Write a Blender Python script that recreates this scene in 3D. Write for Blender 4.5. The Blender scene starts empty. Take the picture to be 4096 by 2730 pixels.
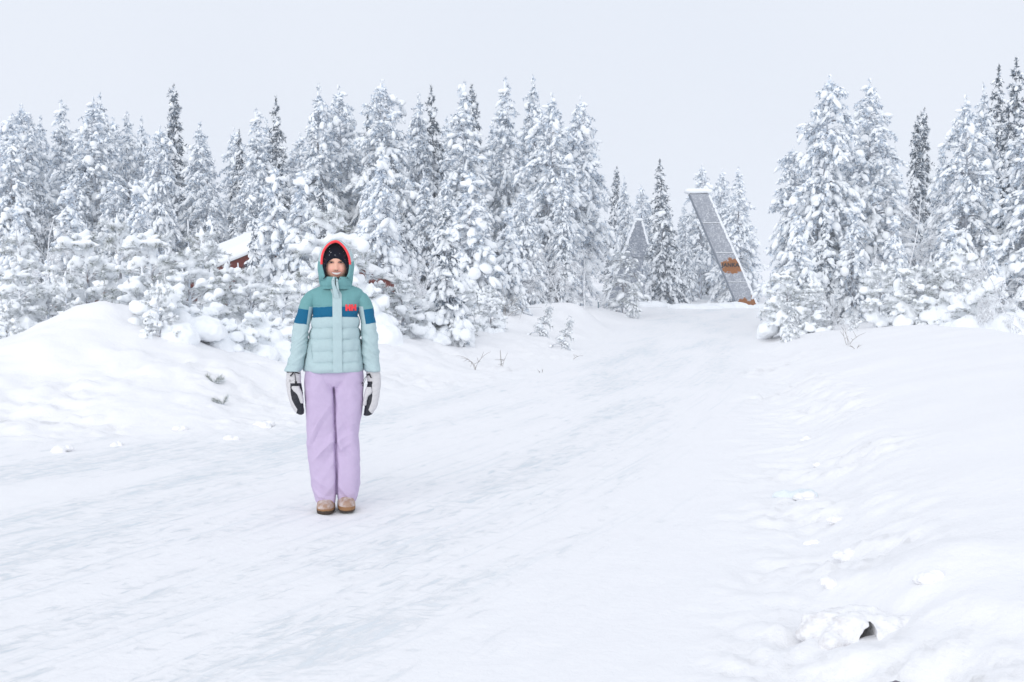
import bpy, bmesh, math, random
import numpy as np
from mathutils import Vector, Matrix

# ------------------------------------------------------------------ camera, world, sun, exposure
SC = bpy.context.scene
COL = SC.collection
CAM_Z, FPX, PITCH = 1.45, 1138.0, math.radians(3.17)
cam = bpy.data.cameras.new('camera'); cam.lens = 40.0; cam.sensor_width = 36.0
cam.clip_start = 0.1; cam.clip_end = 3000
camo = bpy.data.objects.new('camera', cam); COL.objects.link(camo)
camo.location = (0, 0, CAM_Z); camo.rotation_euler = (math.pi/2 - PITCH, 0, 0)
SC.camera = camo

SUN_EL, SUN_AZ = math.radians(25), math.radians(-22)      # from behind the camera, a little left
world = bpy.data.worlds.new('World'); SC.world = world; world.use_nodes = True
wn, wl = world.node_tree.nodes, world.node_tree.links
wn.clear()
w_out = wn.new('ShaderNodeOutputWorld')
sky = wn.new('ShaderNodeTexSky'); sky.sky_type = 'NISHITA'; sky.sun_disc = False
sky.sun_elevation = SUN_EL; sky.sun_rotation = math.pi-SUN_AZ; sky.dust_density = 4.0
bg_sky = wn.new('ShaderNodeBackground'); bg_sky.inputs['Strength'].default_value = 0.05
wl.new(sky.outputs['Color'], bg_sky.inputs['Color'])
bg_cloud = wn.new('ShaderNodeBackground')                     # the even overcast layer
bg_cloud.inputs['Strength'].default_value = 1.0
w_co = wn.new('ShaderNodeTexCoord'); w_no = wn.new('ShaderNodeTexNoise'); w_no.inputs['Scale'].default_value = 2.2; w_no.inputs['Detail'].default_value = 3.0
wl.new(w_co.outputs['Generated'], w_no.inputs['Vector'])
w_rp = wn.new('ShaderNodeValToRGB'); wl.new(w_no.outputs['Fac'], w_rp.inputs[0]); wl.new(w_rp.outputs[0], bg_cloud.inputs['Color'])
w_rp.color_ramp.elements[0].position = 0.3; w_rp.color_ramp.elements[0].color = (0.828, 0.880, 0.975, 1)
w_rp.color_ramp.elements[1].position = 0.7; w_rp.color_ramp.elements[1].color = (0.868, 0.912, 0.998, 1)
w_mix = wn.new('ShaderNodeMixShader'); w_mix.inputs[0].default_value = 0.95
wl.new(bg_sky.outputs[0], w_mix.inputs[1]); wl.new(bg_cloud.outputs[0], w_mix.inputs[2])
wl.new(w_mix.outputs[0], w_out.inputs['Surface'])
world.cycles.sampling_method = 'NONE'      # an even sky needs no light map

sun = bpy.data.lights.new('sun', 'SUN'); sun.energy = 1.35; sun.angle = math.radians(60); sun.color = (1.0, 0.985, 0.96)
suno = bpy.data.objects.new('sun', sun); COL.objects.link(suno)
_sd = Vector((math.sin(SUN_AZ)*math.cos(SUN_EL), -math.cos(SUN_AZ)*math.cos(SUN_EL), math.sin(SUN_EL)))
suno.rotation_euler = _sd.to_track_quat('Z', 'Y').to_euler(); suno.location = (-20, -20, 40)

SC.view_settings.view_transform = 'Standard'; SC.view_settings.look = 'None'
SC.view_settings.exposure = 0.0; SC.view_settings.gamma = 1.0; SC.view_settings.use_curve_mapping = False
SC.render.engine = 'CYCLES'
SC.cycles.max_bounces = 7; SC.cycles.diffuse_bounces = 5; SC.cycles.glossy_bounces = 1; SC.cycles.volume_bounces = 2

# ------------------------------------------------------------------ helpers
def srgb(r, g, b, k=1.0):
    def f(c):
        c /= 255.0
        return (c/12.92 if c <= 0.04045 else ((c+0.055)/1.055)**2.4)*k
    return (f(r), f(g), f(b), 1.0)

def nrm(v): return v/(np.linalg.norm(v, axis=-1, keepdims=True)+1e-9)
def ss(a, b, x):
    t = np.clip((x-a)/(b-a), 0, 1); return t*t*(3-2*t)

_rs = np.random.RandomState(7); _PERM = _rs.permutation(256).astype(np.int64); _PERM = np.concatenate([_PERM]*3)
_G3 = _rs.normal(size=(256, 3)); _G3 /= np.linalg.norm(_G3, axis=1)[:, None]
def pnoise(x, y, z=0.0):
    x, y, z = np.broadcast_arrays(np.asarray(x, float), np.asarray(y, float), np.asarray(z, float))
    xi, yi, zi = np.floor(x).astype(np.int64), np.floor(y).astype(np.int64), np.floor(z).astype(np.int64)
    xf, yf, zf = x-xi, y-yi, z-zi
    u, v, w = [t*t*t*(t*(t*6-15)+10) for t in (xf, yf, zf)]
    xi &= 255; yi &= 255; zi &= 255
    def g(dx, dy, dz):
        h = _PERM[_PERM[_PERM[xi+dx]+yi+dy]+zi+dz]
        G = _G3[h]
        return G[..., 0]*(xf-dx)+G[..., 1]*(yf-dy)+G[..., 2]*(zf-dz)
    def lerp(a, b, t): return a+(b-a)*t
    return lerp(lerp(lerp(g(0,0,0), g(1,0,0), u), lerp(g(0,1,0), g(1,1,0), u), v),
                lerp(lerp(g(0,0,1), g(1,0,1), u), lerp(g(0,1,1), g(1,1,1), u), v), w)*1.5
def fbm(x, y, z=0.0, o=4):
    s, a = 0, 1.0
    for i in range(o):
        s = s+a*pnoise(np.asarray(x)*2**i+13.7*i, np.asarray(y)*2**i+5.1*i, np.asarray(z)*2**i+2.3*i); a *= 0.5
    return s

def mesh_np(name, verts, tris=None, quads=None, smooth=True):
    me = bpy.data.meshes.new(name)
    verts = np.asarray(verts, np.float32).reshape(-1, 3)
    loops, starts, n = [], [], 0
    if quads is not None and len(quads):
        q = np.asarray(quads, np.int32).reshape(-1, 4); loops.append(q.ravel()); starts.append(np.arange(len(q))*4); n = q.size
    if tris is not None and len(tris):
        t = np.asarray(tris, np.int32).reshape(-1, 3); loops.append(t.ravel()); starts.append(n+np.arange(len(t))*3)
    loops = np.concatenate(loops).astype(np.int32); starts = np.concatenate(starts).astype(np.int32)
    me.vertices.add(len(verts)); me.vertices.foreach_set('co', verts.ravel())
    me.loops.add(len(loops)); me.loops.foreach_set('vertex_index', loops)
    me.polygons.add(len(starts)); me.polygons.foreach_set('loop_start', starts)
    me.update(calc_edges=True); me.validate()
    if smooth: me.polygons.foreach_set('use_smooth', np.ones(len(me.polygons), bool))
    return me

def link(name, me, mat=None, parent=None, **props):
    o = bpy.data.objects.new(name, me); COL.objects.link(o)
    if mat is not None and me is not None:
        for m in (mat if isinstance(mat, (list, tuple)) else [mat]): me.materials.append(m)
    if parent is not None: o.parent = parent
    for k, v in props.items(): o[k] = v
    return o
def tag(o, label, cat, group=None):
    o['label'] = label; o['category'] = cat
    if group: o['group'] = group
    return o
def empty(name, loc=(0, 0, 0), rz=0.0):
    o = bpy.data.objects.new(name, None); COL.objects.link(o); o.location = loc; o.rotation_euler = (0, 0, rz)
    o.empty_display_size = 0.2
    return o

_ICO = {}
def ico(sub):
    if sub not in _ICO:
        bm = bmesh.new(); bmesh.ops.create_icosphere(bm, subdivisions=sub, radius=1.0)
        _ICO[sub] = (np.array([v.co[:] for v in bm.verts]), np.array([[v.index for v in f.verts] for f in bm.faces])); bm.free()
    return _ICO[sub]

def blobs(C, A, B, N, R, rng, sub=2, jit=0.12):
    """ellipsoids: centres C, frame vectors A (along), B (side), N (up), radii R (n,3)"""
    v, f = ico(sub); n = len(C)
    if n == 0: return np.zeros((0, 3)), np.zeros((0, 3), int)
    k = 1+rng.uniform(-jit, jit, (n, len(v), 1))
    L = v[None]*R[:, None, :]*k
    L[..., 2] = np.where(L[..., 2] < 0, L[..., 2]*0.6, L[..., 2])
    W = C[:, None]+L[..., 0:1]*A[:, None]+L[..., 1:2]*B[:, None]+L[..., 2:3]*N[:, None]
    F = f[None]+np.arange(n)[:, None, None]*len(v)
    return W.reshape(-1, 3), F.reshape(-1, 3)

def tubes(polys, radii, sides=4):
    """tapered tubes for a list of polylines (k,3) with radii (k,)"""
    V, F, o = [], [], 0
    ang = np.arange(sides)*2*np.pi/sides
    for P, r in zip(polys, radii):
        P = np.asarray(P, float); r = np.asarray(r, float); k = len(P)
        T = np.gradient(P, axis=0); T /= np.linalg.norm(T, axis=1)[:, None]+1e-9
        ref = np.where(np.abs(T[:, 2:3]) > 0.9, np.array([[1.0, 0, 0]]), np.array([[0, 0, 1.0]]))
        S = np.cross(T, ref); S /= np.linalg.norm(S, axis=1)[:, None]+1e-9
        U = np.cross(S, T)
        ring = P[:, None]+r[:, None, None]*(np.cos(ang)[None, :, None]*S[:, None]+np.sin(ang)[None, :, None]*U[:, None])
        V.append(ring.reshape(-1, 3))
        i = np.arange(k-1)[:, None]*sides; j = np.arange(sides)[None]; j2 = (j+1) % sides
        q = np.stack([i+j, i+j2, i+sides+j2, i+sides+j], -1).reshape(-1, 4)+o
        F.append(q); o += k*sides
    return np.concatenate(V), np.concatenate(F)

def remesh(me, voxel, smooth_it=4):
    o = bpy.data.objects.new('tmp', me); COL.objects.link(o)
    m = o.modifiers.new('r', 'REMESH'); m.mode = 'VOXEL'; m.voxel_size = voxel; m.use_smooth_shade = True
    if smooth_it:
        s = o.modifiers.new('s', 'SMOOTH'); s.factor = 0.5; s.iterations = smooth_it
    dg = bpy.context.evaluated_depsgraph_get()
    r = bpy.data.meshes.new_from_object(o.evaluated_get(dg))
    bpy.data.objects.remove(o); bpy.data.meshes.remove(me)
    return r
def get_co(me):
    a = np.empty(len(me.vertices)*3, np.float32); me.vertices.foreach_get('co', a); return a.reshape(-1, 3).astype(float)
def get_no(me):
    a = np.empty(len(me.vertices)*3, np.float32); me.vertices.foreach_get('normal', a); return a.reshape(-1, 3).astype(float)
def set_co(me, co):
    me.vertices.foreach_set('co', np.asarray(co, np.float32).ravel()); me.update()
def displace(me, fn):
    co, no = get_co(me), get_no(me); set_co(me, co+no*fn(co, no)[:, None])

# ------------------------------------------------------------------ materials
class NT:
    def __init__(s, name):
        s.m = bpy.data.materials.new(name); s.m.use_nodes = True
        s.n, s.l = s.m.node_tree.nodes, s.m.node_tree.links
        s.p = s.n['Principled BSDF']
    def val(s, node, i, v):
        if hasattr(v, 'links'): s.l.new(v, node.inputs[i])
        else: node.inputs[i].default_value = v
    def math(s, op, a, b=0.0, c=0.0, clamp=False):
        n = s.n.new('ShaderNodeMath'); n.operation = op; n.use_clamp = clamp
        s.val(n, 0, a); s.val(n, 1, b)
        if op in ('MULTIPLY_ADD', 'SMOOTH_MIN'): s.val(n, 2, c)
        return n.outputs[0]
    def mix(s, f, a, b):
        n = s.n.new('ShaderNodeMix'); n.data_type = 'RGBA'
        s.val(n, 0, f); s.val(n, 6, a); s.val(n, 7, b); return n.outputs[2]
    def coord(s, kind='Object'): return s.n.new('ShaderNodeTexCoord').outputs[kind]
    def xyz(s, v):
        n = s.n.new('ShaderNodeSeparateXYZ'); s.l.new(v, n.inputs[0]); return n.outputs
    def mapping(s, v, scale=(1, 1, 1), rot=(0, 0, 0)):
        n = s.n.new('ShaderNodeMapping'); s.l.new(v, n.inputs[0]); n.inputs['Scale'].default_value = scale; n.inputs['Rotation'].default_value = rot
        return n.outputs[0]
    def noise(s, v, scale, detail=3.0, rough=0.55, dist=0.0):
        n = s.n.new('ShaderNodeTexNoise'); s.l.new(v, n.inputs['Vector']); n.inputs['Scale'].default_value = scale
        n.inputs['Detail'].default_value = detail; n.inputs['Roughness'].default_value = rough; n.inputs['Distortion'].default_value = dist
        return n.outputs['Fac']
    def ramp(s, f, a, b, c0=(0, 0, 0, 1), c1=(1, 1, 1, 1)):
        n = s.n.new('ShaderNodeValToRGB'); s.l.new(f, n.inputs[0]); e = n.color_ramp.elements
        e[0].position, e[1].position = a, b; e[0].color, e[1].color = c0, c1; return n.outputs[0]
    def step(s, x, a, w=0.002):      # 0 below a, 1 above
        n = s.n.new('ShaderNodeMapRange'); n.interpolation_type = 'SMOOTHSTEP'
        s.val(n, 0, x); n.inputs[1].default_value = a-w; n.inputs[2].default_value = a+w; return n.outputs[0]
    def bump(s, h, strength=0.3, dist=0.01):
        n = s.n.new('ShaderNodeBump'); s.l.new(h, n.inputs['Height']); n.inputs['Strength'].default_value = strength
        n.inputs['Distance'].default_value = dist; s.l.new(n.outputs[0], s.p.inputs['Normal']); return n
    def done(s, col=None, rough=0.8, spec=0.2, metal=0.0):
        if col is not None: s.val(s.p, 'Base Color', col)
        s.val(s.p, 'Roughness', rough); s.p.inputs['Specular IOR Level'].default_value = spec; s.p.inputs['Metallic'].default_value = metal
        return s.m

def plain(name, col, rough=0.8, spec=0.2, nscale=None, nstr=0.15, ndist=0.002, var=0.0):
    t = NT(name); c = col
    if nscale:
        n = t.noise(t.coord(), nscale, 4.0); t.bump(n, nstr, ndist)
        if var:
            c = t.mix(n, tuple(x*(1-var) for x in col[:3])+(1,), tuple(min(1, x*(1+var)) for x in col[:3])+(1,))
    return t.done(c, rough, spec)

SNOW_C = (0.893, 0.892, 0.906, 1)
FRESH_C = (0.925, 0.948, 0.972, 1)  # fresh snow, with some blue of skylit shade tinted into the colour
def snow_mat(name, scale=6.0, st=0.25, d=0.03, c=FRESH_C):
    t = NT(name); n = t.noise(t.coord(), scale, 6.0, 0.6); t.bump(n, st, d); return t.done(c, 0.75, 0.15)
M_SNOW = snow_mat('snow_on_branches', 9.0, 0.3, 0.03)
M_SNOWF = snow_mat('snow_smooth', 5.0, 0.25, 0.03)

def foliage_mat(name, dark, frost, amount):
    t = NT(name); co = t.coord(); n = t.noise(co, 5.0, 3.0, 0.7)
    geo = t.n.new('ShaderNodeNewGeometry'); nz = t.xyz(geo.outputs['Normal'])[2]
    up = t.math('MULTIPLY', t.math('ABSOLUTE', nz), 0.25)
    f = t.ramp(t.math('ADD', n, up), 0.62-amount, 0.82-amount)
    return t.done(t.mix(f, dark, frost), 0.9, 0.1)
M_FOL = foliage_mat('frosted_needles', (0.06, 0.095, 0.155, 1), (0.74, 0.82, 0.91, 1), 0.21)  # dark tones here and in dark_needles blued to paint the trees' blue shadows
M_FOLD = foliage_mat('dark_needles', (0.026, 0.046, 0.068, 1), (0.54, 0.62, 0.72, 1), 0.07)
M_FOLN = foliage_mat('young_pine_needles', (0.12, 0.14, 0.10, 1), (0.80, 0.83, 0.85, 1), 0.20)
t = NT('frosted_bark'); n = t.noise(t.mapping(t.coord(), (1, 1, 0.3)), 9.0, 4.0, 0.7)
M_BARK = t.done(t.mix(t.ramp(n, 0.36, 0.54), (0.14, 0.11, 0.11, 1), (0.66, 0.71, 0.78, 1)), 0.9, 0.1)  # frost tone on the bark carries the same painted blue shade
t = NT('rime_twigs'); n = t.noise(t.coord(), 14.0, 3.0, 0.7)
M_RIME = t.done(t.mix(t.ramp(n, 0.3, 0.5), (0.25, 0.23, 0.24, 1), (0.84, 0.86, 0.89, 1)), 0.9, 0.1)

# ------------------------------------------------------------------ ground
LEFT = np.array([(-200, 9.0), (-40, 9.3), (-8, 9.9), (-4.5, 10.1), (-2.4, 10.9), (-1.6, 13.2), (-.3, 16.8), (1.9, 24.6), (4.4, 39), (6.6, 54), (7, 75), (-10, 140)])
def sdist(px, py, L):
    best = np.full(px.shape, 1e9); sgn = np.ones(px.shape)
    for a, b in zip(L[:-1], L[1:]):
        d = b-a; q = np.clip(((px-a[0])*d[0]+(py-a[1])*d[1])/(d@d), 0, 1)
        dx, dy = px-a[0]-q*d[0], py-a[1]-q*d[1]; dd = dx*dx+dy*dy
        s = np.sign(d[0]*(py-a[1])-d[1]*(px-a[0]))
        m = dd < best-1e-9; best = np.where(m, dd, best); sgn = np.where(m, s, sgn)
    return np.sqrt(best)*sgn
def ga(x, y, cx, cy, sx, sy, r=0.0):
    dx, dy = x-cx, y-cy; c, s = math.cos(r), math.sin(r); u, v = dx*c+dy*s, -dx*s+dy*c
    return np.exp(-(u*u)/(2*sx*sx)-(v*v)/(2*sy*sy))
def track_u(x, y): return x-(0.21*y-5.0*np.exp(-np.maximum(y, -4)/8))
PIT = (1.47, 4.62)
def ground(x, y, fine=True):
    x, y = np.broadcast_arrays(np.asarray(x, float), np.asarray(y, float))
    wob = 0.35*pnoise(x*0.45, y*0.45, 3.1)
    sl = sdist(x, y, LEFT)+wob
    sr = (x-0.25-0.21*y)*0.978+wob*0.7
    sr = np.where(y > 75, -1, sr)
    near = ss(30, 12, y)
    hl = (0.28+0.14*near)*ss(-0.2, 2.4, sl)
    hl = hl+ss(0, 1.6, sl)*(0.68*ga(x, y, -5.05, 14.0, 0.72, 0.9)+0.12*ga(x, y, -7.2, 13.6, 1.0, 0.9)+0.12*ga(x, y, -3.0, 12.8, 0.7, 0.6)
                            + 0.62*ga(x, y, 1.9, 30.5, 1.7, 1.2)+0.3*ga(x, y, -0.5, 27, 1.5, 1.3)+0.25*ga(x, y, 3.6, 40, 2.2, 1.8))
    hl = hl*ss(55, 44, y)
    hr = 0.98*(1-np.exp(-np.maximum(sr, 0)/2.3))*(1-0.6*ss(15, 32, y))*ss(0, 0.8, sr+0.15)*(1-0.5*ss(2.6, 5.0, sr))
    hr = hr*ss(56, 42, y)*(0.75+0.25*ss(-2, 6, y))
    far = 2.2*ss(62, 115, np.hypot(x*0.6, y))+0.006*np.maximum(np.hypot(x, y)-120, 0)
    z = hl+hr+far
    # soft drifts
    bank = np.clip(ss(-0.2, 0.8, sl)+ss(-0.3, 0.6, sr), 0, 1)
    z = z+bank*((0.10-0.05*ss(0, 1, sr))*fbm(x*0.5, y*0.5, 1.7, 3))
    if fine:
        edge = np.clip(ss(-0.8, 0.2, sl)*ss(3.0, 0.8, sl)+ss(-0.6, 0.0, sr)*(0.06+0.94*ss(1.1, 0.3, sr))*ss(3.0, 1.2, sr), 0, 1)*ss(40, 14, y)*(0.35+0.65*ss(-0.25, 0.35, pnoise(x*0.7, y*0.7, 8.1)))
        lump = 0.55*np.abs(pnoise(x*1.9, y*1.9, 0.3))+0.6*np.abs(pnoise(x*4.3, y*4.3, 5.0))+0.45*np.abs(pnoise(x*9.0, y*9.0, 9.0))
        z = z+edge*(0.17*lump-0.04)
        u = track_u(x, y)
        road = 1-bank
        rut = 0.010*pnoise(u*1.6, y*0.12, 4.4)+0.008*pnoise(u*4.5, y*0.35, 8.8)
        chop = 0.010*np.abs(pnoise(u*6.5, y*1.6, 2.2))+0.005*pnoise(u*15, y*5.0, 7.2)
        z = z+road*(rut+chop)*ss(60, 25, y)
        z = z+bank*0.012*fbm(x*3.0, y*3.0, 6.6, 3)*ss(45, 15, y)*ss(1.5, 0.3, sr)
        z = z+ss(0.2, 1.2, sl)*ss(40, 20, y)*0.075*fbm(x*1.4, y*1.4, 2.9, 4)
        z = z+0.06*ga(x, y, PIT[0]+0.36, PIT[1]+0.12, 0.2, 0.16)+0.04*ga(x, y, PIT[0]+0.05, PIT[1]+0.35, 0.25, 0.15)-0.075*ga(x, y, 1.40, 4.44, 0.09, 0.10)
    return z
def G(x, y): return float(ground(np.array([x]), np.array([y]), False)[0])

ys = [-25.0]
while ys[-1] < 250:
    y = ys[-1]
    ys.append(y+(0.9 if y < 1 else 0.045 if y < 12 else 0.045+0.0105*(y-12) if y < 62 else 0.6+0.09*(y-62)))
ys = np.array(ys); nu = 400
u = np.linspace(-1, 1, nu+1); uu = 0.42*u+0.58*u**3
hw = 13+0.75*np.maximum(ys, 0)
GX = hw[:, None]*uu[None]; GY = np.repeat(ys[:, None], nu+1, 1)
GZ = ground(GX, GY)
i = np.arange(len(ys)-1)[:, None]*(nu+1); j = np.arange(nu)[None]
quads = np.stack([i+j, i+j+1, i+nu+2+j, i+nu+1+j], -1).reshape(-1, 4)
gme = mesh_np('snow_ground', np.stack([GX, GY, GZ], -1).reshape(-1, 3), quads=quads)
uv = gme.uv_layers.new(name='track')
vi = np.empty(len(gme.loops), np.int32); gme.loops.foreach_get('vertex_index', vi)
UVV = np.stack([track_u(GX, GY), GY], -1).reshape(-1, 2)
uv.data.foreach_set('uv', UVV[vi].astype(np.float32).ravel())
WOB = 0.35*pnoise(GX*0.45, GY*0.45, 3.1)
ROAD = 1-np.clip(ss(-0.9, 0.5, sdist(GX, GY, LEFT)+WOB)+ss(-0.9, 0.3, (GX-0.25-0.21*GY)*0.978+0.7*WOB), 0, 1)
at = gme.attributes.new('road', 'FLOAT', 'POINT'); at.data.foreach_set('value', ROAD.astype(np.float32).ravel())
t = NT('packed_snow')
co = t.coord('UV'); ob = t.coord('Object')
ra = t.n.new('ShaderNodeAttribute'); ra.attribute_name = 'road'
big = t.noise(t.mapping(co, (0.9, 0.16, 1)), 1.0, 3.0, 0.6, 0.4)
st1 = t.noise(t.mapping(co, (12.0, 3.6, 1)), 1.0, 8.0, 0.74, 0.4)
st2 = t.noise(t.mapping(ob, (7.0, 19.0, 1), (0, 0, 0.14)), 1.0, 8.0, 0.74, 0.3)
f1 = t.ramp(t.math('ADD', st1, t.math('MULTIPLY', t.math('SUBTRACT', big, 0.5), 0.55)), 0.555, 0.65)
f2 = t.ramp(t.math('ADD', st2, t.math('MULTIPLY', t.math('SUBTRACT', big, 0.5), 0.6)), 0.565, 0.655)
uvx = t.xyz(co)[0]
st3 = t.noise(t.mapping(co, (19.0, 0.5, 1)), 1.0, 6.0, 0.65, 0.2)
f3 = t.math('MULTIPLY', t.ramp(t.math('ADD', st3, t.math('MULTIPLY', t.math('SUBTRACT', big, 0.5), 0.5)), 0.52, 0.66), 0.45)
zone = t.math('ADD', 0.12, t.math('MULTIPLY', t.math('SUBTRACT', 1.0, t.step(uvx, 1.5, 0.9)), 0.88))
ice = t.math('MULTIPLY', t.math('MAXIMUM', t.math('MAXIMUM', f1, f3), t.math('MULTIPLY', f2, 0.75)), t.math('MULTIPLY', zone, ra.outputs['Fac']))
c = t.mix(t.math('MULTIPLY', ice, 1.0), SNOW_C, (0.72, 0.77, 0.81, 1))
sp = t.ramp(t.noise(ob, 23.0, 2.0, 0.5), 0.80, 0.83)      # scattered grit specks
c = t.mix(t.math('MULTIPLY', sp, t.math('MULTIPLY', ra.outputs['Fac'], 0.5)), c, (0.3, 0.3, 0.3, 1))
h = t.math('ADD', t.math('MULTIPLY', t.noise(ob, 18.0, 7.0, 0.65), 0.7), t.math('MULTIPLY', ice, -0.4))
t.bump(h, 0.4, 0.03)
M_GROUND = t.done(c, t.math('SUBTRACT', 0.8, t.math('MULTIPLY', ice, 0.3)), 0.2)
link('snow_ground', gme, M_GROUND, kind='structure')

# ------------------------------------------------------------------ pixel helper (1024-wide frame): where a sight line meets depth y
def at_px(px, py, d):
    X, Z = (px-512)/FPX, (341-py)/FPX
    c, s = math.cos(PITCH), math.sin(PITCH)
    fy, fz = c+Z*s, Z*c-s
    k = d/fy
    return Vector((X*k, d, CAM_Z+fz*k))
def on_ground(px, py):
    d = 3.0
    while d < 150:
        p = at_px(px, py, d)
        if p.z <= G(p.x, p.y): return Vector((p.x, p.y, G(p.x, p.y)))
        d += 0.05
    return p

# ------------------------------------------------------------------ trees

def conifer(seed, H=8.0, R=1.5, base=0.06, whorl=0.27, nb=6, up=0.18, droop=0.5, snow=0.8, clump=1.0, needle=(0.13, 0.030), dens=1.0,
            shape=0.8, twigs=4, lean=0.0, spire=0.30):
    rng = np.random.RandomState(seed)
    # trunk
    zs = np.linspace(-0.4, H, 14); bx = np.cumsum(rng.normal(0, 0.02*H/8, 14)); by = np.cumsum(rng.normal(0, 0.02*H/8, 14))
    bx -= np.interp(0, zs, bx); by -= np.interp(0, zs, by)
    bx += lean*np.clip(zs/H, 0, 1)**2*H
    rt = np.interp(zs, [-0.4, 0, H], [0.017*H, 0.016*H, 0.004])
    tv, tf = tubes([np.stack([bx, by, zs], 1)], [rt], 8)
    def axis(z): return np.array([np.interp(z, zs, bx), np.interp(z, zs, by), z])
    P, Rr, seg = [], [], []
    z = base*H
    while z < H*0.975:
        f = (z-base*H)/(H*(1-base))
        Lm = R*(1-f)**shape*(0.72+0.28*min(1, f*6+0.35))+0.10
        Lm = min(Lm, 0.07+spire*(1-f)*H*(1-base)) if H > 3 else Lm
        n = max(3, int(round(nb*(0.6+0.4*(1-f))+rng.uniform(-1, 1)))); a0 = rng.uniform(0, 6.28)
        for k in range(n):
            az = a0+6.283*k/n+rng.normal(0, 0.35); L = Lm*rng.uniform(0.45, 1.25)
            d = np.array([math.cos(az), math.sin(az), 0]); s = np.array([-math.sin(az), math.cos(az), 0])
            tt = np.linspace(0, 1, 5); u = up+0.55*f**2+rng.normal(0, 0.08); dr = droop*(1-0.35*f)*rng.uniform(0.6, 1.5)
            bend = rng.normal(0, 0.12)
            pts = axis(z+rng.uniform(-.22, .22))[None]+L*(tt[:, None]*d+bend*(tt**2)[:, None]*s)
            pts[:, 2] += L*(u*tt-dr*tt**2)
            P.append(pts); Rr.append(np.interp(tt, [0, 1], [0.012+0.012*L, 0.006]))
            for q in range(4):
                if q > 0 or L < 0.5: seg.append((pts[q], pts[q+1], 1.0))
            nt = int(round(twigs*min(1.3, L/0.9)))
            for q in range(nt):
                t0 = 0.28+0.68*(q+rng.uniform(0, 1))/max(nt, 1); sg = 1 if q % 2 else -1
                p0 = np.array([np.interp(t0, tt, pts[:, c]) for c in range(3)])
                l = (0.34*L*(1.15-t0)+0.13)*rng.uniform(0.7, 1.2); aa = az+sg*rng.uniform(0.55, 1.15)
                p1 = p0+l*np.array([math.cos(aa), math.sin(aa), rng.uniform(-1.1, 0.15)-0.3*droop])
                P.append(np.stack([p0, 0.5*(p0+p1)+[0, 0, 0.03*l], p1])); Rr.append(np.array([0.008, 0.006, 0.004]))
                seg.append((p0, p1, 0.8))
        z += whorl*rng.uniform(0.75, 1.25)*(0.55+0.45*(1-f))
    seg.append((axis(H*0.93), axis(H), 0.6)); seg.append((axis(H*0.96), axis(H)+[0, 0, 0.02*H], 0.4))
    lv, lf = tubes(P, Rr, 3)
    A = np.array([s[0] for s in seg]); B = np.array([s[1] for s in seg]); W = np.array([s[2] for s in seg])
    D = B-A; Ln = np.linalg.norm(D, axis=1)
    # needle tufts
    cnt = np.maximum(1, (Ln/0.085*dens).astype(int)); idx = np.repeat(np.arange(len(seg)), cnt)
    tq = rng.uniform(0, 1.06, len(idx)); C = A[idx]+D[idx]*tq[:, None]
    k = 6
    C = np.repeat(C, k, 0); dd = np.repeat(nrm(D)[idx], k, 0)
    dirs = nrm(dd*0.55+rng.normal(0, 0.6, C.shape)+np.array([0, 0, -0.18]))
    ln = needle[0]*rng.uniform(0.6, 1.3, len(C)); wd = needle[1]*rng.uniform(0.6, 1.3, len(C))
    sd = nrm(np.cross(dirs, rng.normal(size=C.shape)))
    tip = C+dirs*ln[:, None]
    mid = C+dirs*(ln*0.45)[:, None]
    nv = np.stack([C, mid+sd*(wd*0.5)[:, None], tip, mid-sd*(wd*0.5)[:, None]], 1).reshape(-1, 3)
    nf = np.arange(len(C))[:, None]*4+np.array([[0, 1, 2, 3]])
    # snow clumps
    cnt = rng.poisson(np.maximum(0.5, Ln/0.105)*snow); idx = np.repeat(np.arange(len(seg)), cnt)
    tq = rng.uniform(0.05, 1.05, len(idx)); C = A[idx]+D[idx]*tq[:, None]
    ax = nrm(D)[idx]; side = nrm(np.cross(np.array([0, 0, 1.0]), ax)+1e-6); upv = nrm(np.cross(ax, side))
    upv = nrm(upv+np.array([0, 0, 0.5]))
    side = nrm(np.cross(upv, ax)); upv = np.cross(ax, side)
    sc = clump*np.exp(rng.normal(-0.25, 0.44, len(idx)))*np.clip(0.6+0.5*(1-C[:, 2]/H), 0.6, 1.05)
    Rd = np.minimum(0.21, np.stack([0.135*sc*rng.uniform(0.8, 1.7, len(idx)), 0.072*sc*rng.uniform(0.8, 1.3, len(idx)), 0.068*sc*rng.uniform(0.8, 1.35, len(idx))], 1))
    C = C+upv*(Rd[:, 2:3]*0.35)+rng.normal(0, 0.035, C.shape)
    big = Rd[:, 0] > 0.19
    v1, f1 = blobs(C[big], ax[big], side[big], upv[big], Rd[big], rng, 2, 0.14)
    v2, f2 = blobs(C[~big], ax[~big], side[~big], upv[~big], Rd[~big], rng, 1, 0.16)
    return dict(H=H, trunk=mesh_np('trunk', tv, quads=tf), limbs=mesh_np('limbs', lv, quads=lf), foliage=mesh_np('foliage', nv, quads=nf, smooth=False),
                snow=mesh_np('snow_cover', np.concatenate([v1, v2]), tris=np.concatenate([f1, f2+len(v1)])))

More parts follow.
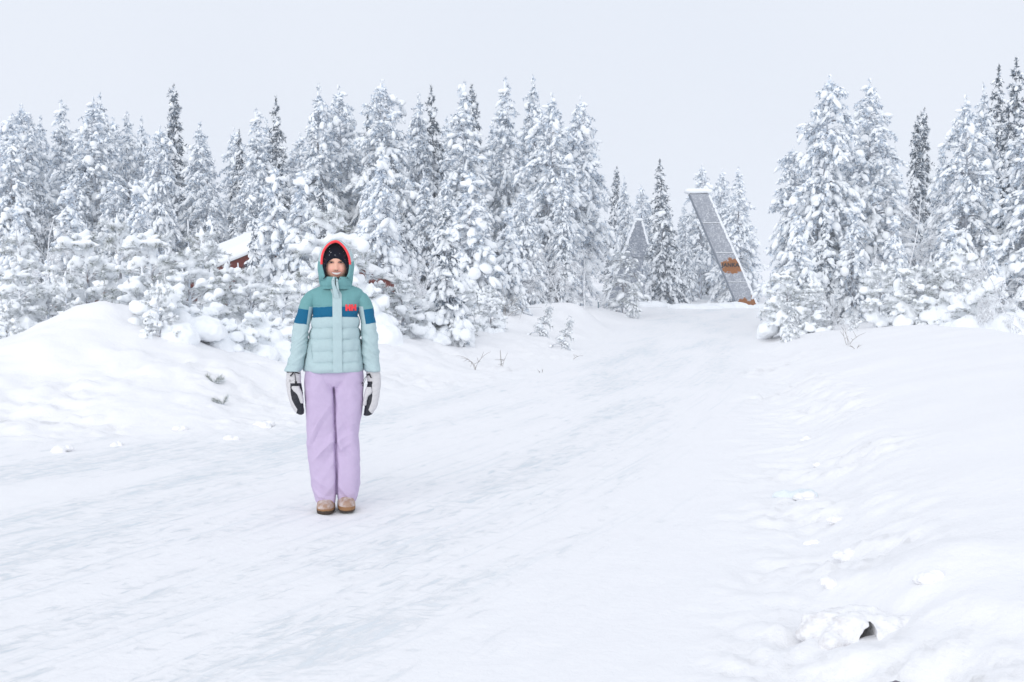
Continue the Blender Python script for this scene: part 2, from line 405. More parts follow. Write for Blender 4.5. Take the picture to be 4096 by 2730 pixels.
def young_pine(seed, H=2.6, R=0.85, whorl=0.30, nb=5, blob=1.0, voxel=0.028, snow=1.0, skirt=0.0):
    rng = np.random.RandomState(seed)
    zs = np.linspace(-0.5, H, 10); bx = np.cumsum(rng.normal(0, 0.015, 10)); by = np.cumsum(rng.normal(0, 0.015, 10)); bx -= np.interp(0, zs, bx); by -= np.interp(0, zs, by)
    tv, tf = tubes([np.stack([bx, by, zs], 1)], [np.interp(zs, [-.5, 0, H], [0.05, 0.045, 0.008])], 8)
    def axis(z): return np.array([np.interp(z, zs, bx), np.interp(z, zs, by), z])
    P, Rr, seg, BC, BA, BR = [], [], [], [], [], []
    z = 0.12*H
    while z < H*0.9:
        f = z/H; n = max(2, int(nb*.5)+rng.randint(0, 2)); a0 = rng.uniform(0, 6.28)
        for k in range(n):
            az = a0+6.283*k/n+rng.normal(0, 0.2); L = (R*(1-f)**0.75+0.10)*rng.uniform(0.65, 1.15)
            d = np.array([math.cos(az), math.sin(az), 0]); tt = np.linspace(0, 1, 6)
            pts = axis(z+rng.normal(0, .04))[None]+L*tt[:, None]*d
            pts[:, 2] += L*((rng.uniform(0.2, 0.7)+0.3*f)*tt-rng.uniform(0.4, 1.15)*(1-0.6*f)*tt**2+0.16*tt**4)
            P.append(pts); Rr.append(np.interp(tt, [0, 1], [0.022, 0.013]))
            if rng.rand() < 0.4:
                hs = rng.uniform(0.10, 0.24); P.append(np.stack([pts[-1], pts[-1]+[0.01, 0, hs*.5], pts[-1]+[0, 0.01, hs]])); Rr.append(np.array([0.016, 0.018, 0.014]))
            for q in range(1, 5): seg.append((pts[q], pts[q+1]))
            for q in range(3):
                t0 = rng.uniform(0.35, 0.85); sg = rng.choice([-1, 1]); aa = az+sg*rng.uniform(0.5, 1.0); l = L*0.4*rng.uniform(0.6, 1.1)+0.06
                p0 = np.array([np.interp(t0, tt, pts[:, c]) for c in range(3)]); p1 = p0+l*np.array([math.cos(aa), math.sin(aa), rng.uniform(-.35, .3)])
                P.append(np.stack([p0, p1])); Rr.append(np.array([0.013, 0.010])); seg.append((p0, p1))
                if rng.rand() < 0.75*snow:
                    r = blob*rng.uniform(0.055, 0.12)*(1.15-0.6*f); BC.append(p0+(p1-p0)*0.65+[0, 0, r*0.5]); BA.append(p1-p0); BR.append((r*1.35, r, r*0.85))
            for t0 in np.arange(0.3, 1.0, 0.17):
                if rng.rand() < 0.72*snow:
                    p = np.array([np.interp(t0, tt, pts[:, c]) for c in range(3)]); r = min(0.34*L, blob*np.exp(rng.normal(-2.3, 0.4))*(1.15-0.75*f))
                    BC.append(p+[0, 0, r*0.55]); BA.append(pts[-1]-pts[1]); BR.append((r*1.15, r*1.0, r*1.0))
        z += 0.5*whorl*rng.uniform(0.7, 1.3)
    for q in range(int(3*H)):      # snow sleeve on the leader
        zz = H*(0.72+0.28*q/(3*H)); r = 0.035+0.03*rng.rand(); BC.append(axis(zz)+rng.normal(0, 0.01, 3)); BA.append(np.array([0.01, 0, 1.0])); BR.append((0.09, r, r))
    for q in range(int(26*skirt)):     # heaps caught on the lowest boughs
        a, rr = rng.uniform(0, 6.28), R*math.sqrt(rng.uniform(0.05, 1.0)); r = rng.uniform(0.16, 0.34)
        BC.append(np.array([rr*math.cos(a), rr*math.sin(a), rng.uniform(-0.1, 0.5)*(1.25-rr/R)+0.05])); BA.append(np.array([math.cos(a), math.sin(a), -0.2])); BR.append((r*1.1, r, r*0.85))
    lv, lf = tubes(P, Rr, 4)
    A = np.array([s[0] for s in seg]); D = np.array([s[1] for s in seg])-A; Ln = np.linalg.norm(D, axis=1)
    cnt = np.maximum(3, (Ln/0.020).astype(int)); idx = np.repeat(np.arange(len(seg)), cnt)
    C = A[idx]+D[idx]*rng.uniform(0.0, 1.1, (len(idx), 1)); k = 8
    C = np.repeat(C, k, 0); dd = np.repeat(nrm(D)[idx], k, 0)
    dirs = nrm(dd*0.75+rng.normal(0, 0.55, C.shape)); ln = rng.uniform(0.05, 0.105, len(C)); wd = rng.uniform(0.006, 0.011, len(C))
    sd = nrm(np.cross(dirs, rng.normal(size=C.shape)))
    nv = np.stack([C-sd*(wd/2)[:, None], C+sd*(wd/2)[:, None], C+dirs*ln[:, None]], 1).reshape(-1, 3); nf = np.arange(len(nv)).reshape(-1, 3)
    BC, BA, BR = np.array(BC), nrm(np.array(BA)), np.array(BR)
    side = nrm(np.cross(np.array([0, 0.01, 1.0]), BA)+1e-5); upv = np.cross(BA, side)
    sv, sf = blobs(BC, BA, side, upv, BR, rng, 2, 0.10)
    sm = remesh(mesh_np('snow_cover', sv, tris=sf), voxel, 3)
    displace(sm, lambda c, n: 0.035*fbm(c[:, 0]*5, c[:, 1]*5, c[:, 2]*5, 4))
    return dict(H=H, trunk=mesh_np('trunk', tv, quads=tf), limbs=mesh_np('limbs', lv, quads=lf), foliage=mesh_np('foliage', nv, tris=nf, smooth=False), snow=sm)

def birch(seed, H=5.0, spread=0.5, levels=4, bow=0.0):
    rng = np.random.RandomState(seed); P, Rr = [], []
    def grow(p, d, L, r, lev):
        n = 6; pts = [p]
        for q in range(n):
            d = nrm(d+rng.normal(0, 0.10, 3)+np.array([0, 0, (0.03 if lev == 0 else -0.10-bow*0.12)])); p = p+d*L/n; pts.append(p)
        pts = np.array(pts); P.append(pts); Rr.append(np.linspace(r, max(0.006, r*0.35), n+1))
        if lev >= levels: return
        m = [15, 6, 5, 4][lev]
        for q in range(m):
            t0 = rng.uniform(0.25 if lev == 0 else 0.2, 1.0); i = min(n-1, int(t0*n)); s = pts[i]
            dd = nrm(pts[i+1]-pts[i]); o = nrm(np.cross(dd, rng.normal(size=3)))
            grow(s, nrm(dd*0.75+o*rng.uniform(0.5, 1.0)*(1+spread)), L*rng.uniform(0.26, 0.46)*(1.25-0.4*t0), max(0.007, r*0.42), lev+1)
    grow(np.array([0, 0, -0.3]), np.array([bow*0.35, 0, 1.0]), H, 0.055*H/5, 0)
    tv, tf = tubes(P[:1], Rr[:1], 8); lv, lf = tubes(P[1:], Rr[1:], 3)
    return dict(H=H, trunk=mesh_np('trunk', tv, quads=tf), limbs=mesh_np('limbs', lv, quads=lf))

def proto(d, fol, snow=M_SNOW, bark=M_BARK, limb=M_BARK):
    for k, m in (('trunk', bark), ('limbs', limb), ('foliage', fol), ('snow', snow)):
        if k in d: d[k].materials.append(m)
    return d
K = {
 'pa': proto(conifer(11, 8.0, 1.9, 0.05, 0.27, 6, 0.12, 0.75, 0.85, 1.0), M_FOL),
 'pb': proto(conifer(12, 8.0, 2.05, 0.10, 0.29, 6, 0.22, 0.75, 0.80, 1.1, shape=0.55, spire=1.0), M_FOL),
 'pc': proto(conifer(13, 8.0, 1.6, 0.04, 0.25, 6, 0.08, 0.80, 0.90, 0.95, shape=0.85), M_FOL),
 'pd': proto(conifer(14, 8.0, 1.85, 0.28, 0.28, 6, 0.28, 0.70, 0.78, 1.05, shape=0.58, spire=0.55), M_FOL),
 'sa': proto(conifer(15, 8.0, 0.95, 0.03, 0.23, 6, 0.0, 0.75, 0.45, 0.85, shape=0.85), M_FOLD),
 'sb': proto(conifer(16, 8.0, 1.20, 0.04, 0.25, 6, 0.0, 0.75, 0.45, 0.95, shape=0.85), M_FOLD),
 'ma': proto(conifer(17, 4.0, 1.05, 0.04, 0.20, 6, 0.15, 0.80, 0.75, 0.95, needle=(0.10, 0.02), dens=1.2, shape=0.65), M_FOL),
 'mb': proto(conifer(18, 4.0, 0.85, 0.04, 0.21, 5, 0.10, 0.90, 0.50, 1.15, needle=(0.10, 0.02), dens=1.3, shape=0.65), M_FOLD),
 'ya': proto(young_pine(21, 1.9, 0.75, 0.22, 5, 0.70, skirt=0.5), M_FOLN, M_SNOWF, limb=M_RIME),
 'yb': proto(young_pine(22, 1.7, 0.60, 0.22, 5, 0.62, skirt=0.2), M_FOLN, M_SNOWF, limb=M_RIME),
 'yc': proto(young_pine(23, 1.0, 0.62, 0.20, 5, 1.0, skirt=0.9), M_FOLN, M_SNOWF, limb=M_RIME),
 'yd': proto(young_pine(24, 2.0, 0.55, 0.24, 4, 0.6, snow=0.8), M_FOLN, M_SNOWF, limb=M_RIME),
 'sg': proto(conifer(25, 1.4, 0.38, 0.08, 0.14, 5, 0.2, 0.65, 0.55, 0.5, needle=(0.07, 0.012), dens=1.6), M_FOLN),
 'ba': proto(birch(31, 5.0, 0.5), None, bark=M_RIME, limb=M_RIME),
 'bb': proto(birch(32, 4.0, 0.7, bow=1.0), None, bark=M_RIME, limb=M_RIME),
}
random.seed(5)
KIND = {'p': ('snowy_pine', 'pine tree'), 's': ('spruce_tree', 'spruce tree'), 'm': ('bushy_pine', 'pine tree'), 'y': ('young_pine', 'young pine'), 'b': ('birch_tree', 'birch tree')}
def plant(kind, x, y, ztop, wid, label, group, tiltx=0.0, tilty=0.0, sink=0.0):
    d = K[kind]; z = G(x, y)-sink; h = max(0.3, ztop-z); s = h/d['H']
    name, cat = ('pine_sapling', 'sapling') if kind == 'sg' else KIND[kind[0]]
    r = empty(name, (x, y, z), random.uniform(0, 6.28)); r.rotation_euler = (tiltx+random.gauss(0, .02), tilty+random.gauss(0, .022), r.rotation_euler[2])
    wid *= 0.88 if kind[0] in 'ps' else 1.0; r.scale = (s*wid, s*wid, s)
    for k, nm in (('trunk', 'trunk'), ('limbs', 'branches'), ('foliage', 'crown'), ('snow', 'snow_cover')):
        if k in d:
            o = link(nm, d[k], None, r)
            if k != 'trunk': o['kind'] = 'stuff'
    tag(r, label, cat, group); return r
Q = 1024/2353.0
def top_at(kind, xt, yt, d, wid, label, group, **kw):
    p = at_px(xt*Q, yt*Q, d); return plant(kind, p.x, p.y, p.z, wid, label, group, **kw)

GL = 'tall snow-laden trees of the left forest'
for a in [
 ('pa', 5, 265, 40, 1.0, 'snow-laden pine half cut off by the left edge of the picture'),
 ('pb', 70, 250, 42, 1.0, 'broad snow-laden pine, second treetop from the left edge'),
 ('pa', 133, 230, 44, .95, 'pointed snowy pine, third treetop from the left edge'),
 ('pd', 210, 236, 42, 1.0, 'snowy pine with a tall bare reddish trunk, fourth treetop from the left'),
 ('pc', 245, 225, 46, .95, 'slim snowy pine just behind the fourth treetop from the left'),
 ('pa', 290, 262, 47, .85, 'small-topped snowy pine, sixth treetop from the left edge'),
 ('pb', 352, 300, 38, .8, 'wide snowy pine just left of the tall dark spruce in the left forest'),
 ('sa', 405, 206, 46, 1.0, 'dark narrow spruce, the tallest and darkest spire of the left forest'),
 ('pc', 462, 290, 41, 1.1, 'snowy pine right of the dark narrow spruce, left of the sky notch'),
 ('sb', 548, 310, 47, .75, 'small dark spruce spire just right of the sky notch in the left forest'),
 ('pa', 598, 255, 42, .95, 'snowy pine rising right behind the red cabin'),
 ('sb', 635, 232, 45, .85, 'greyish spruce top between the cabin pine and the hooded person'),
 ('pc', 722, 206, 43, 1.05, 'tall snowy pine whose top stands above left of the person'),
 ('pd', 790, 212, 45, 1.0, 'blunt-topped snowy pine directly above the person'),
 ('pb', 875, 195, 43, 1.0, 'broad blunt-topped snowy pine above right of the person'),
 ('pc', 948, 222, 47, .9, 'slender frosted pine, first thin spire right of the blunt-topped pine'),
 ('sb', 1005, 210, 48, .85, 'grey-green narrow spruce, second thin spire right of the blunt-topped pine'),
 ('pa', 1062, 195, 44, 1.0, 'tall full snowy pine in the middle of the left forest edge'),
 ('sa', 1098, 206, 48, .85, 'thin spire close on the right of the tall full snowy pine'),
 ('pa', 1167, 184, 46, .95, 'highest feathery pine spire near the middle of the picture'),
 ('pc', 1225, 186, 50, 1.0, 'snowy pine second from the open gap, behind its right neighbour'),
 ('pd', 1258, 228, 42, 1.0, 'snowy pine with a long bare trunk next to last before the open gap'),
 ('pd', 1335, 236, 44, .95, 'snowy pine with a pale bare trunk standing last before the open gap'),
]: top_at(*a, GL)
GC = 'smaller trees in the open gap around the leaning pillars'
for a in [
 ('sa', 1410, 390, 66, .95, 'dark spruce left of the shorter leaning pillar'),
 ('pc', 1436, 412, 64, .8, 'thin pale spruce touching the right side of the dark gap spruce'),
 ('pd', 1478, 432, 70, 1.0, 'pale pine directly behind the shorter pillar'),
 ('sb', 1530, 375, 63, 1.05, 'dark spruce standing between the two leaning pillars'),
 ('pc', 1574, 490, 67, .9, 'small snowy pine right of the dark spruce between the pillars'),
 ('pd', 1612, 384, 70, .95, 'pine top showing right above the snow cap of the tall pillar'),
 ('pd', 1648, 396, 72, .9, 'pine top just right of the tall pillar, left of two'),
 ('pa', 1697, 388, 66, 1.05, 'full snowy pine right behind the tall leaning pillar'),
 ('pc', 1722, 520, 84, .9, 'distant faint pine low in the gap right of the tall pillar'),
]: top_at(*a, GC)
GR = 'tall snow-laden trees of the right forest'
for a in [
 ('pb', 1832, 345, 33, 1.0, 'snowy pine leaning out on the left flank of the right forest'),
 ('pb', 1897, 190, 32, .92, 'tall blunt snowy pine, first high treetop of the right forest'),
 ('pd', 2010, 195, 33, 1.0, 'tall wide snowy pine, second high treetop of the right forest'),
 ('sa', 2103, 275, 40, .8, 'left one of the twin dark spruce spires in the right forest'),
 ('sa', 2126, 258, 41, .85, 'right one of the twin dark spruce spires in the right forest'),
 ('pc', 2165, 340, 37, .8, 'small pale pine top right of the twin dark spires'),
 ('pd', 2236, 232, 31, .95, 'snowy pine with big snow cushions and reddish trunk near the right edge'),
 ('pc', 2260, 206, 36, .85, 'thin frosted spire behind the cushioned pine near the right edge'),
 ('sb', 2297, 168, 37, .85, 'dark spire next to the tallest tree at the right edge'),
 ('sb', 2330, 146, 34, .95, 'tallest dark spruce at the right edge of the picture'),
 ('pb', 2390, 230, 30, 1.0, 'broad snowy pine cut off by the right edge of the picture'),
]: top_at(*a, GR)
GM = 'middle-height snowy trees along the forest front'
for a in [
 ('ma', 40, 470, 30, 1.0, 'round bushy snowy pine low at the left edge'),
 ('ba', 100, 480, 24, .9, 'bare frosted birch with upright twigs low at the left'),
 ('ma', 160, 430, 34, 1.0, 'bushy snowy pine behind the bare birch on the left'),
 ('ma', 320, 420, 27, .9, 'bushy snowy pine left of the red cabin'),
 ('ma', 625, 395, 24.5, .8, 'bushy snowy pine in front of the right half of the red cabin'),
 ('ma', 476, 500, 25.0, .55, 'slim snowy pine before the left roof slope of the red cabin'),
 ('mb', 575, 520, 23.5, .7, 'small dark-gapped pine before the gable of the red cabin'),
 ('ma', 690, 400, 24.5, .85, 'bushy snowy pine just left of the red-lined hood'),
 ('ma', 868, 362, 32, .9, 'slim pointed mid-height pine right of the person'),
 ('mb', 930, 470, 33, .8, 'small dark pine in the shade right of the slim pointed pine'),
 ('mb', 1028, 474, 21, .95, 'dark young spruce with a bare greenish trunk and snow cushions'),
 ('ma', 1080, 405, 27, 1.05, 'dense bushy snowy pine right behind the dark young spruce'),
 ('ma', 1168, 480, 28, .85, 'dense narrow snowy pine right of the bushy one'),
 ('bb', 1290, 540, 31, 1.1, 'frosted birch with drooping twigs before the bare-trunked pines'),
 ('ba', 1345, 560, 38, 1.1, 'pale thin birch at the edge of the open gap'),
 ('bb', 950, 560, 26, .9, 'low frosted birch among young pines right of the person'),
 ('ma', 1835, 500, 28, .95, 'lowest bushy pine at the left foot of the right forest'),
 ('mb', 1895, 520, 29, .9, 'bushy pine with dark gaps second at the foot of the right forest'),
 ('ma', 1960, 470, 29, .9, 'bushy pine below the second high treetop of the right forest'),
 ('ma', 2060, 500, 27, .8, 'bushy pine beside the snowy stump in the right forest'),
 ('bb', 1920, 650, 25.5, .9, 'bowed frosted birch at the edge of the right forest'),
 ('ba', 2085, 420, 30, .8, 'bare-twigged frosted birch below the twin dark spires'),
 ('ma', 2190, 520, 26, 1.0, 'rounded snowy pine in front of the cushioned pine'),
 ('bb', 2335, 560, 20, 1.1, 'frosted birch with fine white twigs at the right edge'),
 ('ma', 2280, 560, 26, .9, 'snowy pine behind the fine white birch at the right edge'),
]: top_at(*a, GM)
GY = 'young snow-heaped pines along the road bank'
for a in [
 ('ya', 40, 600, 17, 1.0, 'low young pine under snow at the left edge'),
 ('yd', 50, 524, 20, .9, 'thin young pine with upright snowy leader near the left edge'),
 ('yb', 110, 640, 17.5, 1.1, 'low young pine left of the round-crowned one behind the mound'),
 ('ya', 198, 513, 18.5, 1.0, 'young pine with a round snow crown behind the left snow mound'),
 ('yd', 279, 489, 20, .8, 'straight thin snow-coated leader behind the left snow mound'),
 ('ya', 347, 512, 16.5, 1.0, 'tall young pine above the biggest snow heaps'),
 ('yb', 366, 640, 13.4, .8, 'small young pine standing at the right foot of the left mound'),
 ('yb', 14, 690, 14.2, .9, 'small young pine on the bank cut by the left edge'),
 ('yd', 150, 620, 16.2, .8, 'thin young pine rising right behind the left mound crest'),
 ('yc', 385, 655, 14.0, 1.05, 'young pine buried under the biggest rounded snow heaps beside the mound'),
 ('yc', 470, 700, 14.6, 1.0, 'low bush of round snow heaps right of the biggest one'),
 ('ya', 440, 555, 16.5, 1.0, 'young pine with a straight white leader before the red cabin'),
 ('yd', 470, 514, 18.5, .85, 'second white-leader pine just right of the first before the cabin'),
 ('yb', 525, 600, 18, 1.0, 'young pine right below the eave of the cabin'),
 ('ya', 580, 600, 17, .9, 'young pine between the cabin and the left sleeve of the jacket'),
 ('yc', 545, 735, 14.6, 1.0, 'low snow-heaped bush second from the left sleeve'),
 ('yc', 605, 720, 15.2, 1.0, 'low snow-heaped pine on the bank near the left sleeve'),
 ('yb', 650, 630, 16.5, 1.0, 'young pine right beside the left sleeve of the jacket'),
 ('ya', 770, 452, 19, .95, 'tall young pine behind the hood of the person'),
 ('yd', 845, 560, 20, 1.0, 'young pine with arching branch right of the hood'),
 ('yc', 822, 640, 18.5, .8, 'white snow-heaped pine behind the right shoulder of the person'),
 ('yb', 925, 625, 20.5, 1.1, 'cone-shaped young pine right of the right sleeve'),
 ('yc', 985, 690, 21, 1.0, 'low snow-heaped pine right of the cone-shaped young pine'),
 ('yb', 1060, 640, 22.5, 1.0, 'young pine at the foot of the dark young spruce'),
 ('ya', 1128, 655, 23.5, .85, 'young pine half sunk in the drift in the middle'),
 ('yd', 1185, 680, 27, .9, 'small pine on the crest of the middle drift'),
 ('ya', 1808, 610, 26, .9, 'young pine standing outermost at the left foot of the right forest'),
 ('yb', 1870, 640, 25.5, 1.0, 'young pine second at the left foot of the right forest'),
 ('yb', 2019, 600, 24.5, .95, 'young pine left of the snowy stump'),
 ('ya', 2110, 600, 23.5, .95, 'first young pine right of the snowy stump'),
 ('yb', 2160, 590, 23, .95, 'second young pine right of the snowy stump'),
 ('ya', 2205, 560, 23, .9, 'young pine with dark curved trunk at the right bank crest'),
 ('yc', 2262, 640, 20.5, .9, 'low snow-heaped pine at the right bank crest'),
]: top_at(*a, GY, sink=0.12 if a[0] == 'yc' else 0.03)
GS = 'pine saplings poking from the snow'
for a in [
 ('sg', 1240, 690, 24, 1.0, 'snow-capped sapling left of the leaning sapling on the middle bank'),
 ('sg', 1290, 722, 22.5, 1.0, 'leaning green sapling on the middle bank before the gap'),
 ('sg', 1430, 565, 42, 1.25, 'tall sapling hiding the foot of the shorter pillar'),
 ('sg', 1455, 655, 40, .9, 'short sapling in front of the shorter pillar on its right'),
 ('sg', 1815, 690, 24, .9, 'sapling at the road edge before the right forest'),
 ('sg', 1960, 715, 22.5, .9, 'sapling bent over the right bank'),
]:
    o = top_at(*a, GS)
    if 'leaning' in a[5]: o.rotation_euler = (0.1, 0.45, 1.0)
# forest filling behind the front rows: one tree in each gap between two front treetops
rng = random.Random(3)
def fill(names, xs_, y0, y1, d0, d1, what, step=1, kinds=('pa', 'pb', 'pc', 'pd', 'pc', 'sb')):
    for k in range(0, len(xs_)-1, step):
        top_at(rng.choice(kinds), 0.5*(xs_[k]+xs_[k+1])+rng.uniform(-12, 12), rng.uniform(y0, y1), rng.uniform(d0, d1), rng.uniform(.9, 1.1),
               what+' between the '+names[k]+' and the '+names[k+1], 'forest filling behind the front trees')
LN = ['left-edge pine', 'second pine', 'third pine', 'bare-trunked fourth pine', 'sixth pine', 'wide pine', 'dark spire', 'sky notch', 'cabin pine', 'greyish spruce', 'pine left of the hood', 'pine above the hood', 'blunt pine',
      'first thin spire', 'second thin spire', 'full pine', 'feathery spire', 'bare-trunked pine', 'last pine before the gap']
LX = [5, 70, 133, 220, 290, 360, 420, 520, 600, 640, 722, 790, 875, 948, 1005, 1062, 1167, 1258, 1335]
fill(LN, LX, 275, 325, 50, 60, 'back-row snowy tree')
fill(LN, LX, 390, 460, 38.5, 41, 'low snowy tree', 1)
fill(['thin pale spruce', 'short pillar head', 'dark central spruce', 'small snowy gap pine', 'tall pillar middle'], [1450, 1495, 1555, 1600, 1665], 450, 500, 70, 76, 'slender snowy tree', 1, ('pd', 'pc'))
fill(['gap spruce', 'short pillar', 'central dark spruce', 'tall pillar', 'full gap pine'], [1400, 1470, 1540, 1620, 1710], 480, 545, 76, 90, 'far faint tree')
fill(['left-flank pine', 'first high pine', 'second high pine', 'twin dark spires', 'cushioned pine', 'tallest right spruce', 'right-edge pine'], [1840, 1897, 2010, 2115, 2236, 2330, 2400], 310, 400, 42, 50, 'back-row snowy tree')
fill(['left-flank pine', 'first high pine', 'second high pine', 'twin dark spires', 'cushioned pine', 'tallest right spruce', 'right-edge pine'], [1840, 1897, 2010, 2115, 2236, 2330, 2400], 420, 480, 36, 40, 'low snowy tree')
for k, xx in enumerate((-150, -240, 2450, 2520, 2600)):
    top_at(['pa', 'pb', 'pc', 'pd', 'pa'][k], xx, 230, 40, 1.0, ['nearest pine hidden past the left edge', 'farther pine hidden past the left edge', 'nearest pine hidden past the right edge', 'second pine hidden past the right edge', 'third pine hidden past the right edge'][k], 'trees beyond the sides of the picture')
# ------------------------------------------------------------------ leaning steel pillars
t = NT('rimed_steel'); co = t.coord(); x, y, z = t.xyz(co)
def rimed(name, spots, dk=(0.36, 0.385, 0.44, 1)):
    t = NT(name); co = t.coord(); x, y, z = t.xyz(co)
    n1 = t.noise(co, 3.2, 6.0, 0.7); n2 = t.noise(co, 15.0, 4.0, 0.7); n3 = t.noise(t.mapping(co, (1, 1, 0.6)), 38.0, 3.0, 0.6)
    fl = t.ramp(t.math('ADD', t.math('MULTIPLY', n2, 0.6), t.math('MULTIPLY', n3, 0.4)), 0.47, 0.60)
    fr = t.mix(t.math('MULTIPLY', fl, t.ramp(n1, 0.32, 0.62)), dk, (0.85, 0.87, 0.90, 1))
    rust = t.mix(t.noise(co, 8.0, 4.0, 0.6), (0.30, 0.10, 0.025, 1), (0.42, 0.17, 0.045, 1))
    m = None
    for (cx, cz, sx, sz) in spots:
        d = t.math('ADD', t.math('POWER', t.math('DIVIDE', t.math('SUBTRACT', x, cx), sx), 2.0), t.math('POWER', t.math('DIVIDE', t.math('SUBTRACT', z, cz), sz), 2.0))
        k = t.math('SUBTRACT', 1.0, d); k = t.math('ADD', k, t.math('MULTIPLY', t.math('SUBTRACT', t.noise(co, 4.2, 6.0, 0.78), 0.5), 3.0))
        k = t.step(k, 0.22, 0.04); m = k if m is None else t.math('MAXIMUM', m, k)
    c = t.mix(m, fr, rust) if m is not None else fr
    t.bump(t.math('ADD', n2, n3), 0.8, 0.05)
    return t.done(c, 0.85, 0.2)
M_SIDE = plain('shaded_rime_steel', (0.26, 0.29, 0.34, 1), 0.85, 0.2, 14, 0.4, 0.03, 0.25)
def wpt(px, py, d):
    p = at_px(px, py, d); return (p.x, p.z)
def prism(name, poly, y0, y1, mats, parent, front_only=False, inset=0.0):
    """polygon in x,z extruded in y; first material on the front, second on the rest"""
    bm = bmesh.new(); f = [bm.verts.new((a, y0, b)) for a, b in poly]; k = [bm.verts.new((a, y1, b)) for a, b in poly]; n = len(poly)
    bm.faces.new(f); bm.faces.new(k[::-1])
    for i in range(n): bm.faces.new((f[i], f[(i+1) % n], k[(i+1) % n], k[i]))
    bmesh.ops.recalc_face_normals(bm, faces=bm.faces)
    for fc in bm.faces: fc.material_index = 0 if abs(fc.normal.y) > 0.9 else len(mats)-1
    me = bpy.data.meshes.new(name); bm.to_mesh(me); bm.free(); o = link(name, me, mats, parent); return o
def snow_roll(name, pts, r, parent, flat=0.7, voxel=0.05, depth=0.0):
    rng = np.random.RandomState(len(name)+int(abs(pts[0][0]*10))); C = []
    for a, b in zip(pts[:-1], pts[1:]):
        a, b = np.array(a), np.array(b); m = max(2, int(np.linalg.norm(b-a)/(r*0.45)))
        for k in range(m+1):
            for dy in np.linspace(-depth/2, depth/2, max(1, int(depth/(r*0.8))+1)): C.append(a+(b-a)*k/m+np.array([0, dy, 0]))
    C = np.array(C)+rng.normal(0, r*0.06, (len(C), 3)); n = len(C)
    A = np.tile([1.0, 0, 0], (n, 1)); B = np.tile([0, 1.0, 0], (n, 1)); N = np.tile([0, 0, 1.0], (n, 1)); Rr = np.tile([r, r, r*flat], (n, 1))*rng.uniform(0.85, 1.12, (n, 1))
    v, f = blobs(C, A, B, N, Rr, rng, 2, 0.05); return link(name, remesh(mesh_np(name, v, tris=f), voxel, 3), M_SNOWF, parent)

def local(poly, ox, oz): return [(a-ox, b-oz) for a, b in poly]
# the tall one, right
D1 = 56.0; base1 = wpt(748, 308, D1); gz = G(base1[0], D1); r1 = empty('leaning_pillar', (base1[0], D1, gz))
tag(r1, 'taller rusty steel pillar leaning left, rimed grey, lettered, with a snow cap on top', 'pillar', 'leaning steel pillars of the gateway')
TL, TR, BL, BR = [wpt(*a, D1) for a in ((689.6, 193.7), (708.5, 193.7), (740.5, 312), (759.5, 312))]
ox, oz = base1[0], gz
lerp2 = lambda a, b, k: (a[0]+(b[0]-a[0])*k, a[1]+(b[1]-a[1])*k)
tx = wpt(731, 265.5, D1); bs1 = wpt(748, 305, D1); bs2 = wpt(757.5, 301, D1)
M_R1 = rimed('rimed_steel_lettered', [(tx[0]-ox+.06, tx[1]-oz-.02, 0.66, 0.40), (bs1[0]-ox-0.22, bs1[1]-oz-0.05, 0.42, 0.42), (bs2[0]-ox-.05, bs2[1]-oz-0.1, 0.34, 0.5)])
prism('core', local([lerp2(TL, TR, .02), lerp2(TL, TR, .98), lerp2(BL, BR, .98), lerp2(BL, BR, .02)], ox, oz), 0.03, 0.62, [M_SIDE], r1)
for k in range(4):
    a, b = k/4.0+0.002, (k+1)/4.0-0.002
    prism('panel', local([lerp2(TL, BL, a), lerp2(TR, BR, a), lerp2(TR, BR, b), lerp2(TL, BL, b)], ox, oz), -0.035+0.006*(k % 2), 0.028, [M_R1, M_SIDE], r1)
    if k:
        p, q = local([lerp2(TL, BL, a-.006), lerp2(TR, BR, a-.006)], ox, oz)
        snow_roll('ledge_snow', [(p[0]+.05, -.03, p[1]), (q[0]-.02, -.03, q[1])], 0.03, r1, 0.8, 0.016)
p, q = local([TL, TR], ox, oz)
snow_roll('snow_cap', [(p[0]-.02, .28, p[1]+.10), (q[0]+.02, .28, q[1]+.10)], 0.20, r1, 0.85, 0.05, 0.45)
a_, b_ = local([TR, lerp2(TR, BR, .97)], ox, oz)
snow_roll('edge_snow', [(a_[0]+.03, .26, a_[1]-.1), (b_[0]+.05, .26, b_[1])], 0.09, r1, 0.8, 0.04, 0.45)
cu = bpy.data.curves.new('lettering', 'FONT'); cu.body = 'JANKA'; cu.size = 0.26; cu.extrude = 0.012; cu.align_x = 'CENTER'; cu.align_y = 'CENTER'; cu.space_character = 1.1
cu.offset = 0.008
to = bpy.data.objects.new('tmp', cu); COL.objects.link(to); dg = bpy.context.evaluated_depsgraph_get(); lm = bpy.data.meshes.new_from_object(to.evaluated_get(dg)); bpy.data.objects.remove(to)
lm.transform(Matrix.Translation((tx[0]-ox-.03, -0.046, tx[1]-oz+.02)) @ Matrix.Rotation(math.pi/2, 4, 'X')); link('lettering', lm, plain('letter_black', (0.02, 0.017, 0.016, 1), 0.6, 0.2), r1)
